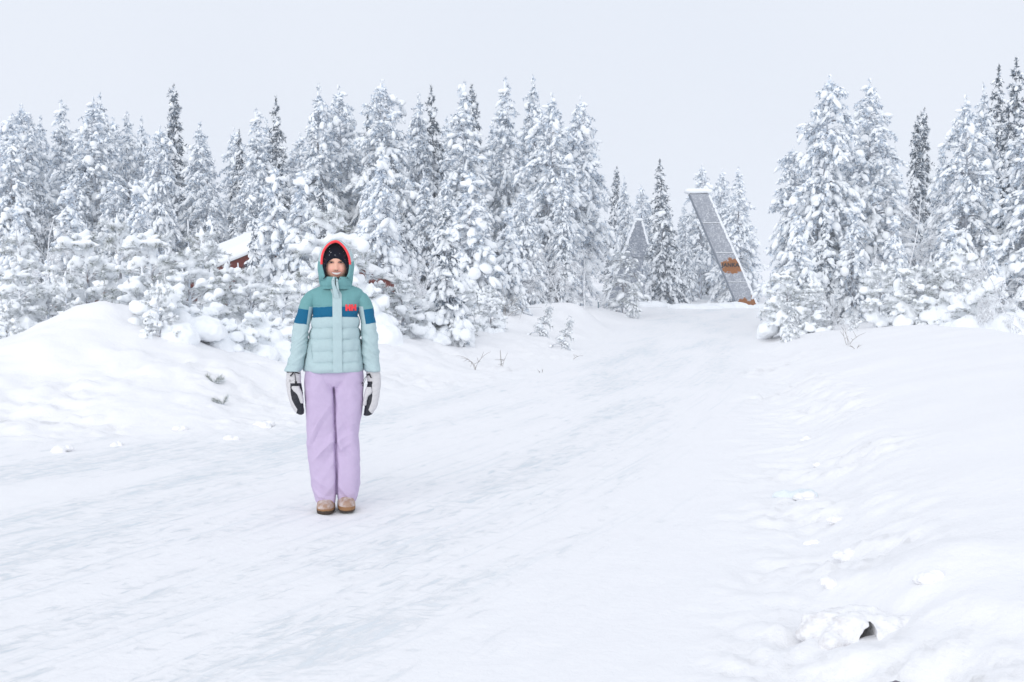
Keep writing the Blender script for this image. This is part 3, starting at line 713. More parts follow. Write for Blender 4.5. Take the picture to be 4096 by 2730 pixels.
# the shorter one, left, with its slanted head
D2 = 60.0; base2 = wpt(619, 303, D2); gz2 = G(base2[0], D2); r2 = empty('leaning_pillar', (base2[0], D2, gz2))
tag(r2, 'shorter steel pillar leaning right with a pointed snowy head, rimed grey', 'pillar', 'leaning steel pillars of the gateway')
W = lambda x, y: wpt(x, y, D2)
up = [W(636.2, 220.5), W(641.8, 220.5), W(648, 244.3), W(643.6, 257.6), W(622.8, 257.6)]; lo = [W(622.7, 258.1), W(643.5, 258.1), W(629.6, 306), W(606.3, 306)]
ox, oz = base2[0], gz2; M_R2 = rimed('rimed_steel_plain', [], (0.25, 0.28, 0.34, 1))
for poly, yy in ((up, -.03), (lo, -.024)): prism('panel', local(poly, ox, oz), yy, 0.028, [M_R2, M_SIDE], r2)
prism('core', local([W(636.4, 221.2), W(641.6, 221.2), W(647.6, 244.4), W(629.3, 306), W(606.8, 306)], ox, oz), 0.03, 0.55, [M_SIDE], r2)
L = local([W(636.4, 221), W(622.8, 257.8), W(607, 302)], ox, oz); snow_roll('edge_snow', [(a, .25, b) for a, b in L], 0.09, r2, 0.8, 0.04, 0.4)
L = local([W(636.6, 220), W(641.4, 220)], ox, oz); snow_roll('snow_cap', [(a, .22, b) for a, b in L], 0.12, r2, 0.85, 0.045, 0.4)
L = local([W(642, 221.5), W(648, 244.5)], ox, oz); snow_roll('slope_snow', [(a, .22, b) for a, b in L], 0.08, r2, 0.8, 0.04, 0.4)
# snow heaps at the pillars' feet
def heap(px, py, d, rx, rz, label):
    p = at_px(px, py, d); rng = np.random.RandomState(int(px)); n = 9
    C = np.column_stack([rng.uniform(-rx, rx, n)*0.7, rng.uniform(-.3, .3, n), rng.uniform(-.15, .12, n)*rz]); R_ = np.column_stack([rng.uniform(.4, .6, n)*rx, np.full(n, .5), rng.uniform(.6, 1.0, n)*rz])
    v, f = blobs(C, np.tile([1., 0, 0], (n, 1)), np.tile([0, 1., 0], (n, 1)), np.tile([0, 0, 1.], (n, 1)), R_, rng, 2, 0.06)
    me = remesh(mesh_np('snow_heap', v, tris=f), 0.06, 3); displace(me, lambda c, nn: 0.03*fbm(c[:, 0]*3, c[:, 1]*3, c[:, 2]*3, 3))
    o = link('snow_heap', me, M_SNOWF); o.location = (p.x, d, G(p.x, d)); tag(o, label, 'snow heap', 'snow heaps along the end of the road')
heap(722, 306, 55.2, 1.2, .34, 'smooth snow heap left of the foot of the taller pillar')
heap(750.5, 308, 55.0, .34, .20, 'small pointed snow heap right against the lettered pillar foot')
heap(765, 306, 55, .6, .24, 'snow heap right of the foot of the taller pillar')
heap(698, 308, 54, 1.3, .26, 'low snow heap midway between the two pillars')
heap(650, 303, 57, 1.3, .30, 'snow heap right of the foot of the shorter pillar')
# marker stakes
def stake(px, ptop, pbot, d, label, r=0.02, col=None):
    a, b = at_px(px, ptop, d), at_px(px, pbot, d); z0 = min(b.z, G(a.x, d))-0.15; h = a.z-z0
    v, f = tubes([np.array([(0, 0, 0), (0.01, 0, h*.5), (0.0, 0, h)])], [np.array([r, r, r])], 8); e = empty('marker_stake', (a.x, d, z0))
    link('pole', mesh_np('pole', v, quads=f), M_STAKE, e); v, f = blobs(np.array([[0, 0, h+.01]]), np.array([[1., 0, 0]]), np.array([[0, 1., 0]]), np.array([[0, 0, 1.]]), np.array([[r*1.6, r*1.6, r*2.2]]), np.random.RandomState(1), 2, .05)
    link('snow_cap', mesh_np('snow_cap', v, tris=f), M_SNOWF, e); tag(e, label, 'stake', 'thin marker stakes in the snow')
M_STAKE = plain('stake_green_grey', (0.14, 0.20, 0.24, 1), 0.6, 0.3, 20, 0.3, 0.01, 0.3)
stake(592.3, 307.5, 319, 40, 'shorter left one of two thin stakes left of the short pillar')
stake(598.3, 301.5, 319.5, 40, 'taller right one of two thin stakes left of the short pillar')
stake(754.6, 276, 290, 68, 'first faint stake right of the taller pillar', 0.022)
stake(756.2, 277, 288, 69, 'second faint stake right of the taller pillar', 0.022)
stake(757.8, 278, 289.5, 70, 'third faint stake right of the taller pillar', 0.022)

# ------------------------------------------------------------------ red cabin and shed behind the young pines
M_RED = plain('red_board', (0.17, 0.040, 0.030, 1), 0.8, 0.2, 25, 0.4, 0.01, 0.35)
M_DKRED = plain('dark_red_trim', (0.10, 0.028, 0.022, 1), 0.8, 0.2, 25, 0.4, 0.01, 0.3)
M_GLASS = plain('dark_window_glass', (0.02, 0.03, 0.05, 1), 0.08, 0.6)
def box(bm, a, b):
    v = [bm.verts.new((x, y, z)) for z in (a[2], b[2]) for y in (a[1], b[1]) for x in (a[0], b[0])]
    for f in ((0, 2, 3, 1), (4, 5, 7, 6), (0, 1, 5, 4), (2, 6, 7, 3), (0, 4, 6, 2), (1, 3, 7, 5)): bm.faces.new([v[k] for k in f])
def boxo(name, a, b, mat, parent):
    bm = bmesh.new(); box(bm, a, b); me = bpy.data.meshes.new(name); bm.to_mesh(me); bm.free(); return link(name, me, mat, parent)
def cabin(name, loc, rz, W_, Dp, wall, rise, label, over=0.45, win=True):
    e = empty(name, loc, rz); tag(e, label, 'cabin')
    nb = int(W_/0.22)
    wl_ = prism('gable_wall', [(-W_/2, -.6), (W_/2, -.6), (W_/2, wall), (0, wall+rise), (-W_/2, wall)], 0, 0.14, [M_RED], e)
    for k in range(nb):      # upright boards on the gable
        x = -W_/2+(k+.5)*W_/nb; zt_ = wall+rise*(1-abs(x)/(W_/2))-.10
        boxo('board', (x-W_/nb*.44, -.022, -.5), (x+W_/nb*.44, -.002, zt_), M_RED, wl_)
    for s_ in (-1, 1):
        x = s_*W_/2; w2 = boxo('side_wall', (min(x, x-s_*.14), .142, -.6), (max(x, x-s_*.14), Dp, wall-.02), M_RED, e)
        for k in range(int((wall+.4)/.24)): boxo('plank', (min(x, x+s_*.02), .16, -.4+k*.24+.012), (max(x, x+s_*.02), Dp-.02, -.4+(k+1)*.24-.012), M_RED, w2)
    boxo('back_wall', (-W_/2+.142, Dp-.14, -.6), (W_/2-.142, Dp-.002, wall-.02), M_RED, e)
    sl = math.atan2(rise, W_/2); ln = (W_/2+over)/math.cos(sl)
    for s_ in (-1, 1):
        bm = bmesh.new(); box(bm, (0, -over, 0), (ln, Dp+over, .12)); me = bpy.data.meshes.new('roof'); me_ = bm; 
        for v in bm.verts: v.co = Vector((s_*(v.co.x*math.cos(sl)), v.co.y, wall+rise+.06-v.co.x*math.sin(sl)+v.co.z/math.cos(sl)))
        bmesh.ops.recalc_face_normals(bm, faces=bm.faces); bm.to_mesh(me); bm.free(); rf = link('roof', me, M_DKRED, e)
        # deep snow on the slope
        nx, ny = 24, 30; V = []
        for lay in (0, 1):
            for a in np.linspace(-.02, 1.04, nx):
                for b in np.linspace(-.03, 1.03, ny):
                    X = a*ln; Y = -over+b*(Dp+2*over); edge = min(1, min(1.06-a, b+.05, 1.05-b)*9); hh = .30*max(0.25, math.sqrt(max(0, edge)))
                    z = wall+rise+.06-X*math.sin(sl)+.125/math.cos(sl)+(hh+.04*float(pnoise(X*1.3, Y*1.3, 2.0)) if lay else -0.01); V.append((s_*X*math.cos(sl), Y, z))
        i = np.arange(nx-1)[:, None]*ny; j = np.arange(ny-1)[None]; a = np.stack([i+j, i+j+1, i+ny+1+j, i+ny+j], -1).reshape(-1, 4); m = nx*ny; q = [a+m, a[:, ::-1]]
        for idx in (np.arange(ny), np.arange(ny)+(nx-1)*ny, np.arange(nx)*ny, np.arange(nx)*ny+ny-1): q.append(np.stack([idx[:-1], idx[1:], idx[1:]+m, idx[:-1]+m], 1))
        me = mesh_np('roof_snow', V, quads=np.concatenate(q)); bm = bmesh.new(); bm.from_mesh(me); bmesh.ops.recalc_face_normals(bm, faces=bm.faces); bm.to_mesh(me); bm.free(); link('roof_snow', me, M_SNOWF, rf)
        p0 = (0, -over-.03, wall+rise+.02); p1 = (s_*ln*math.cos(sl), -over-.03, wall+rise+.02-ln*math.sin(sl))
        prism('barge_board', [(p0[0], p0[2]+.14), (p1[0], p1[2]+.14), (p1[0], p1[2]-.08), (p0[0], p0[2]-.08)], -over-.045, -over-.005, [M_RED], e)
    if win:
        for x in (-W_*.22, W_*.22):
            w = boxo('window', (x-.42, -.05, .35), (x+.42, -.024, 1.05), M_DKRED, e); boxo('pane', (x-.35, -.058, .42), (x-.02, -.051, .98), M_GLASS, w); boxo('pane', (x+.02, -.058, .42), (x+.35, -.051, .98), M_GLASS, w)
    return e
p = at_px(285, 300, 29.0); cabin('cabin', (p.x, 29.0, G(p.x, 29.0)), math.radians(24), 4.6, 5.0, 1.05, 0.95, 'dark red board cabin under deep roof snow, half hidden by pines left of the person')
p = at_px(112, 300, 30.0); cabin('shed', (p.x, 30.0, G(p.x, 30.0)), math.radians(-8), 2.4, 2.6, .42, .25, 'small red shed with snowy roof peeping out behind the mound pines', .3, False)
# ------------------------------------------------------------------ the person
def crom(ctrl, step):
    """Catmull-Rom through control rows (first column is height), resampled about every STEP metres"""
    P = np.asarray(ctrl, float); n = len(P); out = []
    E = np.vstack([2*P[0]-P[1], P, 2*P[-1]-P[-2]])
    for i in range(n-1):
        p0, p1, p2, p3 = E[i:i+4]; m = max(1, int(math.ceil(np.linalg.norm((p2-p1)[:3])/step)))
        for k in range(m):
            t = k/m
            out.append(0.5*((2*p1)+(-p0+p2)*t+(2*p0-5*p1+4*p2-p3)*t*t+(-p0+3*p1-3*p2+p3)*t**3))
    out.append(P[-1]); out = np.array(out)
    for c in range(3, P.shape[1]): out[:, c] = np.clip(out[:, c], P[:, c].min(), P[:, c].max())
    return out
def loft_arr(ctrl, n=72, step=0.007, cap=(True, True)):
    """horizontal rings (z, cx, cy, half width, half depth, exponent)"""
    R = crom(ctrl, step); ph = np.arange(n)*2*np.pi/n; c, s = np.cos(ph), np.sin(ph)
    e = 2.0/R[:, 5:6]
    X = R[:, 1:2]+R[:, 3:4]*np.sign(c)*np.abs(c)**e; Y = R[:, 2:3]+R[:, 4:5]*np.sign(s)*np.abs(s)**e
    V = np.stack([X, Y, np.repeat(R[:, 0:1], n, 1)], -1).reshape(-1, 3); k = len(R)
    i = np.arange(k-1)[:, None]*n; j = np.arange(n)[None]; j2 = (j+1) % n
    q = np.stack([i+j, i+j2, i+n+j2, i+n+j], -1).reshape(-1, 4); t = []
    jj = np.arange(n)
    if cap[0]:
        V = np.vstack([V, [[R[0, 1], R[0, 2], R[0, 0]]]]); a = len(V)-1; t.append(np.stack([np.full(n, a), (jj+1) % n, jj], 1))
    if cap[1]:
        V = np.vstack([V, [[R[-1, 1], R[-1, 2], R[-1, 0]]]]); a = len(V)-1; b = (k-1)*n; t.append(np.stack([np.full(n, a), b+jj, b+(jj+1) % n], 1))
    t = np.concatenate(t) if t else None
    return V, q, t, R
def loft(name, ctrl, n=72, step=0.007, cap=(True, True)):
    V, q, t, R = loft_arr(ctrl, n, step, cap); me = mesh_np(name, V, tris=t, quads=q)
    bm = bmesh.new(); bm.from_mesh(me); bmesh.ops.recalc_face_normals(bm, faces=bm.faces); bm.to_mesh(me); bm.free(); return me
def ell(x, s): return np.exp(-(x/s)**2)

C_YOKE, C_PALE, C_BAND = srgb(110, 160, 162), srgb(178, 199, 202), srgb(4, 97, 134)
def fabric(name, kind):
    t = NT(name); co = t.coord(); x, y, z = t.xyz(co)
    w = t.math('MULTIPLY', t.math('SUBTRACT', t.noise(co, 30.0, 2.0), 0.5), 0.006); zz = t.math('ADD', z, w)
    if kind == 'body':
        ax = t.math('ABSOLUTE', t.math('SUBTRACT', x, 0.01)); zc = t.math('ADD', zz, t.math('MULTIPLY', ax, 0.06))
        c = t.mix(t.step(zc, 1.204), C_PALE, C_BAND); c = t.mix(t.step(zc, 1.266), c, C_YOKE)
    elif kind == 'sleeve':
        ax = t.math('ABSOLUTE', t.math('SUBTRACT', x, 0.01)); zc = t.math('SUBTRACT', zz, t.math('MULTIPLY', t.math('SUBTRACT', ax, 0.2), 0.14))
        c = t.mix(t.step(zc, 1.155), C_PALE, C_BAND); c = t.mix(t.step(zc, 1.247), c, C_YOKE)
        gus = t.math('SUBTRACT', ax, t.math('MULTIPLY', t.math('SUBTRACT', 1.247, zz), 0.15)); gm = t.math('MULTIPLY', t.math('SUBTRACT', 1.0, t.step(gus, 0.166)), t.math('SUBTRACT', 1.0, t.step(zz, 1.262)))
        c = t.mix(gm, c, C_PALE)
    elif kind == 'hood':
        zc = t.math('SUBTRACT', z, t.math('MULTIPLY', y, 0.15))
        c = t.mix(t.step(zc, 1.552), C_YOKE, C_PALE)
    elif kind == 'pale': c = C_PALE
    else: c = C_YOKE
    weave = t.noise(t.mapping(co, (1, 1, 0.35)), 160.0, 3.0, 0.7)
    cv = t.n.new('ShaderNodeHueSaturation'); t.l.new(c, cv.inputs['Color']) if hasattr(c, 'links') else cv.inputs['Color'].__setattr__('default_value', c)
    t.l.new(t.math('ADD', 0.9, t.math('MULTIPLY', weave, 0.2)), cv.inputs['Value'])
    t.bump(t.noise(co, 55.0, 4.0, 0.6), 0.25, 0.004)
    return t.done(cv.outputs[0], 0.75, 0.25)
M_BODY, M_SLV, M_HOOD, M_PALE, M_YOKE = [fabric('jacket_'+k, k) for k in ('body', 'sleeve', 'hood', 'pale', 'yoke')]
M_CORAL = plain('coral_trim', srgb(255, 78, 84, 0.95), 0.7, 0.2, 120, 0.2, 0.002)
t = NT('lilac_fabric'); co = t.coord(); n1 = t.noise(co, 40.0, 3.0)
t.bump(t.noise(t.mapping(co, (1, 1, 1.6)), 22.0, 5.0, 0.6), 0.3, 0.008)
M_LILAC = t.done(t.mix(n1, srgb(191, 173, 204), srgb(201, 184, 212)), 0.7, 0.25)
M_MITT = plain('mitten_white', srgb(206, 204, 206), 0.7, 0.2, 80, 0.2, 0.002, 0.05)
M_PALM = plain('mitten_palm_black', (0.012, 0.014, 0.022, 1), 0.45, 0.4, 60, 0.3, 0.003)
M_CORD = plain('cord_black', (0.015, 0.015, 0.018, 1), 0.6, 0.3)
M_ZIP = plain('zip_dark', (0.06, 0.07, 0.075, 1), 0.5, 0.4)
t = NT('knit_hat_black'); co = t.coord()
v = t.n.new('ShaderNodeTexVoronoi'); t.l.new(co, v.inputs['Vector']); v.inputs['Scale'].default_value = 75
fl = t.math('MULTIPLY', t.math('LESS_THAN', v.outputs['Distance'], 0.16), t.ramp(t.noise(co, 22.0), 0.50, 0.56))
wv = t.n.new('ShaderNodeTexWave'); t.l.new(co, wv.inputs['Vector']); wv.inputs['Scale'].default_value = 60; wv.inputs['Distortion'].default_value = 1.5
t.bump(wv.outputs['Fac'], 0.5, 0.004)
M_HAT = t.done(t.mix(fl, (0.008, 0.010, 0.020, 1), (0.7, 0.75, 0.8, 1)), 0.95, 0.1)
t = NT('skin'); co = t.coord(); x, y, z = t.xyz(co)
n = t.noise(co, 60.0, 3.0)
blush = t.math('MULTIPLY', t.math('POWER', t.math('SUBTRACT', 1.0, t.math('MINIMUM', t.math('MULTIPLY', t.math('ABSOLUTE', t.math('SUBTRACT', t.math('ABSOLUTE', t.math('SUBTRACT', x, 0.008)), 0.036)), 30.0), 1.0)), 1.0),
               t.math('SUBTRACT', 1.0, t.math('MINIMUM', t.math('MULTIPLY', t.math('ABSOLUTE', t.math('SUBTRACT', z, 1.492)), 32.0), 1.0)))
c = t.mix(n, srgb(222, 168, 146), srgb(236, 188, 166)); c = t.mix(t.math('MULTIPLY', blush, 0.6), c, srgb(238, 160, 148))
t.p.inputs['Subsurface Weight'].default_value = 0.12; t.p.inputs['Subsurface Radius'].default_value = (0.01, 0.004, 0.002)
M_SKIN = t.done(c, 0.5, 0.35)
M_LIP = plain('lips', srgb(188, 104, 98), 0.4, 0.4)
M_MOUTH = plain('mouth_inside', (0.10, 0.03, 0.03, 1), 0.6, 0.2)
M_TOOTH = plain('teeth', (0.85, 0.83, 0.78, 1), 0.3, 0.5)
M_EYE = plain('eye_dark', (0.018, 0.010, 0.008, 1), 0.15, 0.6)
M_EYEW = plain('eye_white', (0.62, 0.58, 0.56, 1), 0.3, 0.5)
M_BROW = plain('brow_hair', (0.02, 0.014, 0.012, 1), 0.8, 0.1)
t = NT('boot_suede'); co = t.coord(); z = t.xyz(co)[2]; n = t.noise(co, 22.0, 5.0, 0.7)
f = t.ramp(n, 0.42, 0.62)
t.bump(t.noise(co, 150.0, 3.0), 0.3, 0.002)
M_BOOT = t.done(t.mix(t.math('MULTIPLY', f, 0.8), srgb(168, 138, 120), srgb(212, 203, 202)), 0.9, 0.1)
t = NT('boot_sole'); co = t.coord(); z = t.xyz(co)[2]; n = t.noise(co, 30.0, 3.0)
M_SOLE = t.done(t.mix(t.step(t.math('ADD', z, t.math('MULTIPLY', n, 0.012)), 0.0185, 0.003), srgb(70, 58, 50), srgb(150, 112, 78)), 0.7, 0.2)

PD = 7.06; pp = at_px(336.25, 510.5, PD)
person = empty('person', (pp.x, PD, G(pp.x, PD)+0.012), math.atan2(-pp.x, PD))
tag(person, 'person in mint ski jacket, coral-lined hood and lilac trousers, standing on the road, arms down', 'person')

# body: one continuous figure (head, neck, trunk, arms, legs) under the clothes
HX = 0.0115
def head_arr():
    nu_, nv_ = 96, 72
    th = np.linspace(0, 2*np.pi, nu_, endpoint=False); ph = np.linspace(-np.pi/2, np.pi/2, nv_)
    T, Pp = np.meshgrid(th, ph); x = np.cos(Pp)*np.sin(T); y = -np.cos(Pp)*np.cos(T); z = np.sin(Pp)
    w = 0.080*(1-0.07*ss(-0.2, -1.0, z)-0.06*ss(0.3, 1, z))
    X = w*x; Y = np.where(y < 0, 0.098, 0.098)*y; Z = 0.110*z
    jaw = ss(-0.2, -1, z); Y = Y-0.016*jaw*(y < 0.3)*np.clip(-y+0.3, 0, 1)
    front = ss(0.15, 0.6, -y)
    zz = 1.526+Z
    d = 0.017*ell(X, 0.0085+0.006*ss(1.52, 1.49, zz))*ss(1.481, 1.490, zz)*ss(1.545, 1.49, zz)
    d += 0.006*(ell(X-0.011, 0.006)+ell(X+0.011, 0.006))*ell(zz-1.489, 0.006)
    for s_ in (-1, 1):
        d += -0.007*ell(X-s_*0.0285, 0.018)*ell(zz-1.532, 0.010)+0.011*ell(X-s_*0.042, 0.022)*ell(zz-1.490, 0.020)
        d += 0.004*ell(X-s_*0.03, 0.02)*ell(zz-1.553, 0.009)
    d += -0.004*ell(X, 0.022)*ell(zz-1.463, 0.006)+0.006*ell(X, 0.014)*ell(zz-1.436, 0.01)
    Y = Y-front*d
    V = np.stack([X+HX, Y, zz], -1).reshape(-1, 3)
    i = np.arange(nv_-1)[:, None]*nu_; j = np.arange(nu_)[None]; j2 = (j+1) % nu_
    return V, np.stack([i+j, i+j2, i+nu_+j2, i+nu_+j], -1).reshape(-1, 4)
parts = [head_arr()]
for c in ([(1.34, .008, .01, .055, .055, 2), (1.40, .008, .008, .050, .052, 2), (1.47, HX, .01, .050, .055, 2)],
          [(.80, -.005, 0, .145, .095, 2.4), (.95, -.005, 0, .125, .085, 2.4), (1.1, 0, 0, .115, .085, 2.3), (1.25, .005, 0, .125, .085, 2.3), (1.33, .008, 0, .12, .06, 2.2), (1.38, .008, 0, .05, .045, 2)],
          [(.05, -.065, 0, .04, .045, 2), (.30, -.080, .01, .048, .052, 2), (.48, -.085, 0, .050, .055, 2), (.75, -.085, 0, .074, .08, 2), (.86, -.07, 0, .07, .08, 2)],
          [(.05, .066, 0, .04, .045, 2), (.30, .076, .01, .048, .052, 2), (.48, .072, 0, .050, .055, 2), (.75, .075, 0, .074, .08, 2), (.86, .06, 0, .07, .08, 2)],
          [(.70, -.248, -.03, .022, .02, 2), (.80, -.250, -.028, .026, .022, 2), (.90, -.243, -.022, .026, .026, 2), (1.08, -.212, -.005, .031, .033, 2), (1.28, -.168, 0, .036, .038, 2), (1.34, -.13, 0, .035, .035, 2), (1.35, -.08, 0, .03, .03, 2)],
          [(.69, .230, -.03, .022, .02, 2), (.80, .236, -.028, .026, .022, 2), (.90, .226, -.022, .026, .026, 2), (1.08, .208, -.005, .031, .033, 2), (1.28, .175, 0, .036, .038, 2), (1.34, .14, 0, .035, .035, 2), (1.35, .09, 0, .03, .03, 2)]):
    V, q, tr, R = loft_arr(c, 40, 0.012); parts.append((V, np.concatenate([q, np.column_stack([tr, tr[:, 2]])]) if False else q, tr))
VV, QQ, TT, o_ = [], [], [], 0
for p in parts:
    VV.append(p[0]); QQ.append(p[1]+o_)
    if len(p) > 2: TT.append(p[2]+o_)
    o_ += len(p[0])
bm_ = mesh_np('body', np.concatenate(VV), tris=np.concatenate(TT), quads=np.concatenate(QQ))
b2 = bmesh.new(); b2.from_mesh(bm_); bmesh.ops.recalc_face_normals(b2, faces=b2.faces); b2.to_mesh(bm_); b2.free()
body = link('body', remesh(bm_, 0.0042, 2), M_SKIN, person)

def face_y(x, z):     # front of the face at local x, z
    r = np.clip(1-((x-HX)/0.080)**2-((z-1.526)/0.120)**2, 0.02, 1); return -0.098*np.sqrt(r)-0.003
# eyes, brows, smile
for s_ in (-1, 1):
    cx = HX+s_*0.0285
    bm = bmesh.new(); bmesh.ops.create_uvsphere(bm, u_segments=20, v_segments=12, radius=1)
    for v in bm.verts: v.co = Vector((cx+v.co.x*0.0125, face_y(cx, 1.532)+0.0035+v.co.y*0.0055, 1.532+v.co.z*0.0030+0.0012*(1-v.co.x**2)))
    me = bpy.data.meshes.new('eye'); bm.to_mesh(me); bm.free(); me.polygons.foreach_set('use_smooth', [True]*len(me.polygons))
    e = link('eye', me, M_EYEW, body)
    bm = bmesh.new(); bmesh.ops.create_uvsphere(bm, u_segments=16, v_segments=10, radius=1)
    for v in bm.verts: v.co = Vector((cx+v.co.x*0.0085, face_y(cx, 1.532)+0.0015+v.co.y*0.0052, 1.5330+v.co.z*0.0036))
    me = bpy.data.meshes.new('iris'); bm.to_mesh(me); bm.free(); link('iris', me, M_EYE, e)
    xs = np.linspace(-0.0155, 0.0155, 9); pl = np.array([(cx+x, face_y(cx+x, 1.536)-0.0005, 1.5368-11*x*x) for x in xs])
    v_, f_ = tubes([pl], [np.full(9, 0.0020)], 6); link('eyelash', mesh_np('eyelash', v_, quads=f_), M_BROW, body)
    pl = np.array([(cx+x, face_y(cx+x, 1.536)+0.0005, 1.5290-6*x*x+0.0005) for x in xs]); v_, f_ = tubes([pl], [np.full(9, 0.0009)], 6)
    link('lower_eyelid', mesh_np('lower_eyelid', v_, quads=f_), M_LIP, body)
    pl = np.array([(cx+x*1.15, face_y(cx+x, 1.549)-0.003, 1.5495-10*x*x) for x in xs]); v_, f_ = tubes([pl], [np.interp(np.abs(xs), [0, .0155], [0.0014, 0.0006])], 6)
for s_ in (-1, 1):
    bm = bmesh.new(); bmesh.ops.create_uvsphere(bm, u_segments=10, v_segments=6, radius=1)
    for v in bm.verts: v.co = Vector((HX+s_*0.0068+v.co.x*0.0036, -0.1045+v.co.y*0.006, 1.4845+v.co.z*0.0022))
    me = bpy.data.meshes.new('nostril'); bm.to_mesh(me); bm.free(); link('nostril', me, M_MOUTH, body)
xs = np.linspace(-1, 1, 21); HW = 0.0295
def mouth_strip(name, ztop, zbot, off, mat):
    V = []
    for k in range(5):
        f = k/4.0
        for x in xs:
            X = HX+0.001+x*HW; z = ztop(x)*(1-f)+zbot(x)*f
            V.append((X, face_y(X, z)-off-0.002*(1-x*x), z))
    i = np.arange(4)[:, None]*21; j = np.arange(20)[None]
    return link(name, mesh_np(name, V, quads=np.stack([i+j, i+j+1, i+22+j, i+21+j], -1).reshape(-1, 4)), mat, body)
zt = lambda x: 1.4715+0.0028*x*x; zb = lambda x: 1.4570+0.0160*x*x
mouth_strip('mouth', zt, zb, 0.0042, M_MOUTH)
mouth_strip('teeth', lambda x: 1.4710+0.0028*x*x-0.0003, lambda x: 1.4584+0.0142*x*x, 0.0056, M_TOOTH)
for nm, zf, rr in (('upper_lip', lambda x: zt(x)+0.0010, 0.0019), ('lower_lip', lambda x: zb(x)-0.0012, 0.0028)):
    pl = np.array([(HX+0.001+x*HW*1.03, face_y(HX+x*HW, zf(x))-0.0048-0.002*(1-x*x), zf(x)) for x in xs])
    v_, f_ = tubes([pl], [rr*np.sqrt(np.clip(1.08-xs**2, 0.05, 1))], 8); link(nm, mesh_np(nm, v_, quads=f_), M_LIP, body)

# hat and hood: shells from an opening curve out to a silhouette and back round the head
def shell(name, op, si, prof, mat, n=90, thick=0.004):
    """op, si: (x,z) control points left foot -> crown -> right foot; prof: (blend towards si, shrink towards centre, y) from front to back"""
    def curve(pts):
        P = np.array(pts, float); d = np.r_[0, np.cumsum(np.linalg.norm(np.diff(P, axis=0), axis=1))]; d /= d[-1]
        R = crom(np.column_stack([d, P, np.zeros(len(P))]), 0.006)[:, 1:3]
        dd = np.r_[0, np.cumsum(np.linalg.norm(np.diff(R, axis=0), axis=1))]; dd /= dd[-1]
        u_ = np.linspace(0, 1, n); return np.stack([np.interp(u_, dd, R[:, 0]), np.interp(u_, dd, R[:, 1])], 1)
    O, S = curve(op), curve(si); cz = S[:, 1].mean()
    rows = crom(np.array([(k/ (len(prof)-1),)+tuple(p) for k, p in enumerate(prof)]), 0.03)[:, 1:]
    V = []
    for b, sh, y in rows:
        c = O*(1-b)+S*b; mid = np.array([HX+0.003, 0]); c2 = c.copy()
        c2[:, 0] = mid[0]+(c[:, 0]-mid[0])*sh
        low = S[0, 1]; c2[:, 1] = low+(c[:, 1]-low)*(0.30+0.70*sh) if True else c[:, 1]
        V.append(np.column_stack([c2[:, 0], np.full(n, y), c2[:, 1]]))
    V = np.array(V); k = len(V); i = np.arange(k-1)[:, None]*n; j = np.arange(n-1)[None]
    me = mesh_np(name, V.reshape(-1, 3), quads=np.stack([i+j, i+n+j, i+n+1+j, i+1+j], -1).reshape(-1, 4))
    return me, V
HOOD_OP = [(-.050, 1.430), (-.064, 1.470), (-.0735, 1.524), (-.064, 1.592), (-.031, 1.640), (.0165, 1.657), (.058, 1.624), (.085, 1.573), (.094, 1.514), (.087, 1.470), (.070, 1.430)]
HOOD_SI = [(-.070, 1.372), (-.086, 1.400), (-.092, 1.455), (-.0965, 1.524), (-.076, 1.612), (-.034, 1.657), (.0165, 1.675), (.070, 1.643), (.105, 1.592), (.119, 1.522), (.113, 1.455), (.106, 1.400), (.090, 1.372)]
hood_prof = [(0.10, 1.0, -.062), (0.0, 1.0, -.094), (0.18, 1.0, -.101), (0.55, 1.0, -.088), (0.9, 1.0, -.05), (1.0, 1.0, 0.0), (1.0, 0.97, .05), (1.0, 0.82, .095), (1.0, 0.5, .125), (1.0, 0.02, .135)]
jacket = link('jacket', loft('jacket', [
    (.866, -.008, 0, .178, .125, 2.5), (.90, -.006, 0, .181, .128, 2.5), (1.00, -.004, 0, .166, .125, 2.5), (1.08, 0, 0, .148, .122, 2.4), (1.15, .003, 0, .140, .120, 2.4),
    (1.24, .006, 0, .141, .115, 2.4), (1.30, .010, 0, .156, .107, 2.3), (1.335, .011, .002, .166, .094, 2.3), (1.358, .011, .004, .160, .080, 2.2), (1.374, .011, .004, .136, .070, 2.1), (1.386, .011, .004, .108, .066, 2.0), (1.396, .011, .004, .085, .062, 2.0), (1.42, .010, .004, .070, .060, 2.0)], 128, 0.004), M_BODY, person)
SEAMS = np.array([.856, .919, .988, 1.0625, 1.131, 1.203])
def baffle(c, n):
    z = c[:, 2]; zs_ = z+0.006*pnoise(c[:, 0]*14, c[:, 1]*14, 1.1)
    k = np.clip(np.searchsorted(SEAMS, zs_)-1, 0, len(SEAMS)-2); u_ = np.clip((zs_-SEAMS[k])/(SEAMS[k+1]-SEAMS[k]), 0, 1)
    b = 0.017*np.sqrt(np.clip(np.sin(np.pi*u_), 0, 1))*(z < SEAMS[-1])
    side = ss(.160, .125, np.abs(c[:, 0]-.003))+(c[:, 1] > 0)
    b = b*np.clip(side, 0, 1)*(0.85+0.5*pnoise(c[:, 0]*18, c[:, 1]*18, z*10))
    w = 0.004*fbm(c[:, 0]*12, c[:, 1]*12, z*16, 3)*(1-np.clip(side, 0, 1)*(z < 1.2)*0.5)
    yk = 0.0035*fbm(c[:, 0]*22, c[:, 1]*9, z*7, 3)*(z > 1.27)
    return b+w+yk-0.003*ell(z-1.266, 0.003)-0.003*ell(z-1.204, 0.003)
displace(jacket.data, baffle)
JC = get_co(jacket.data)
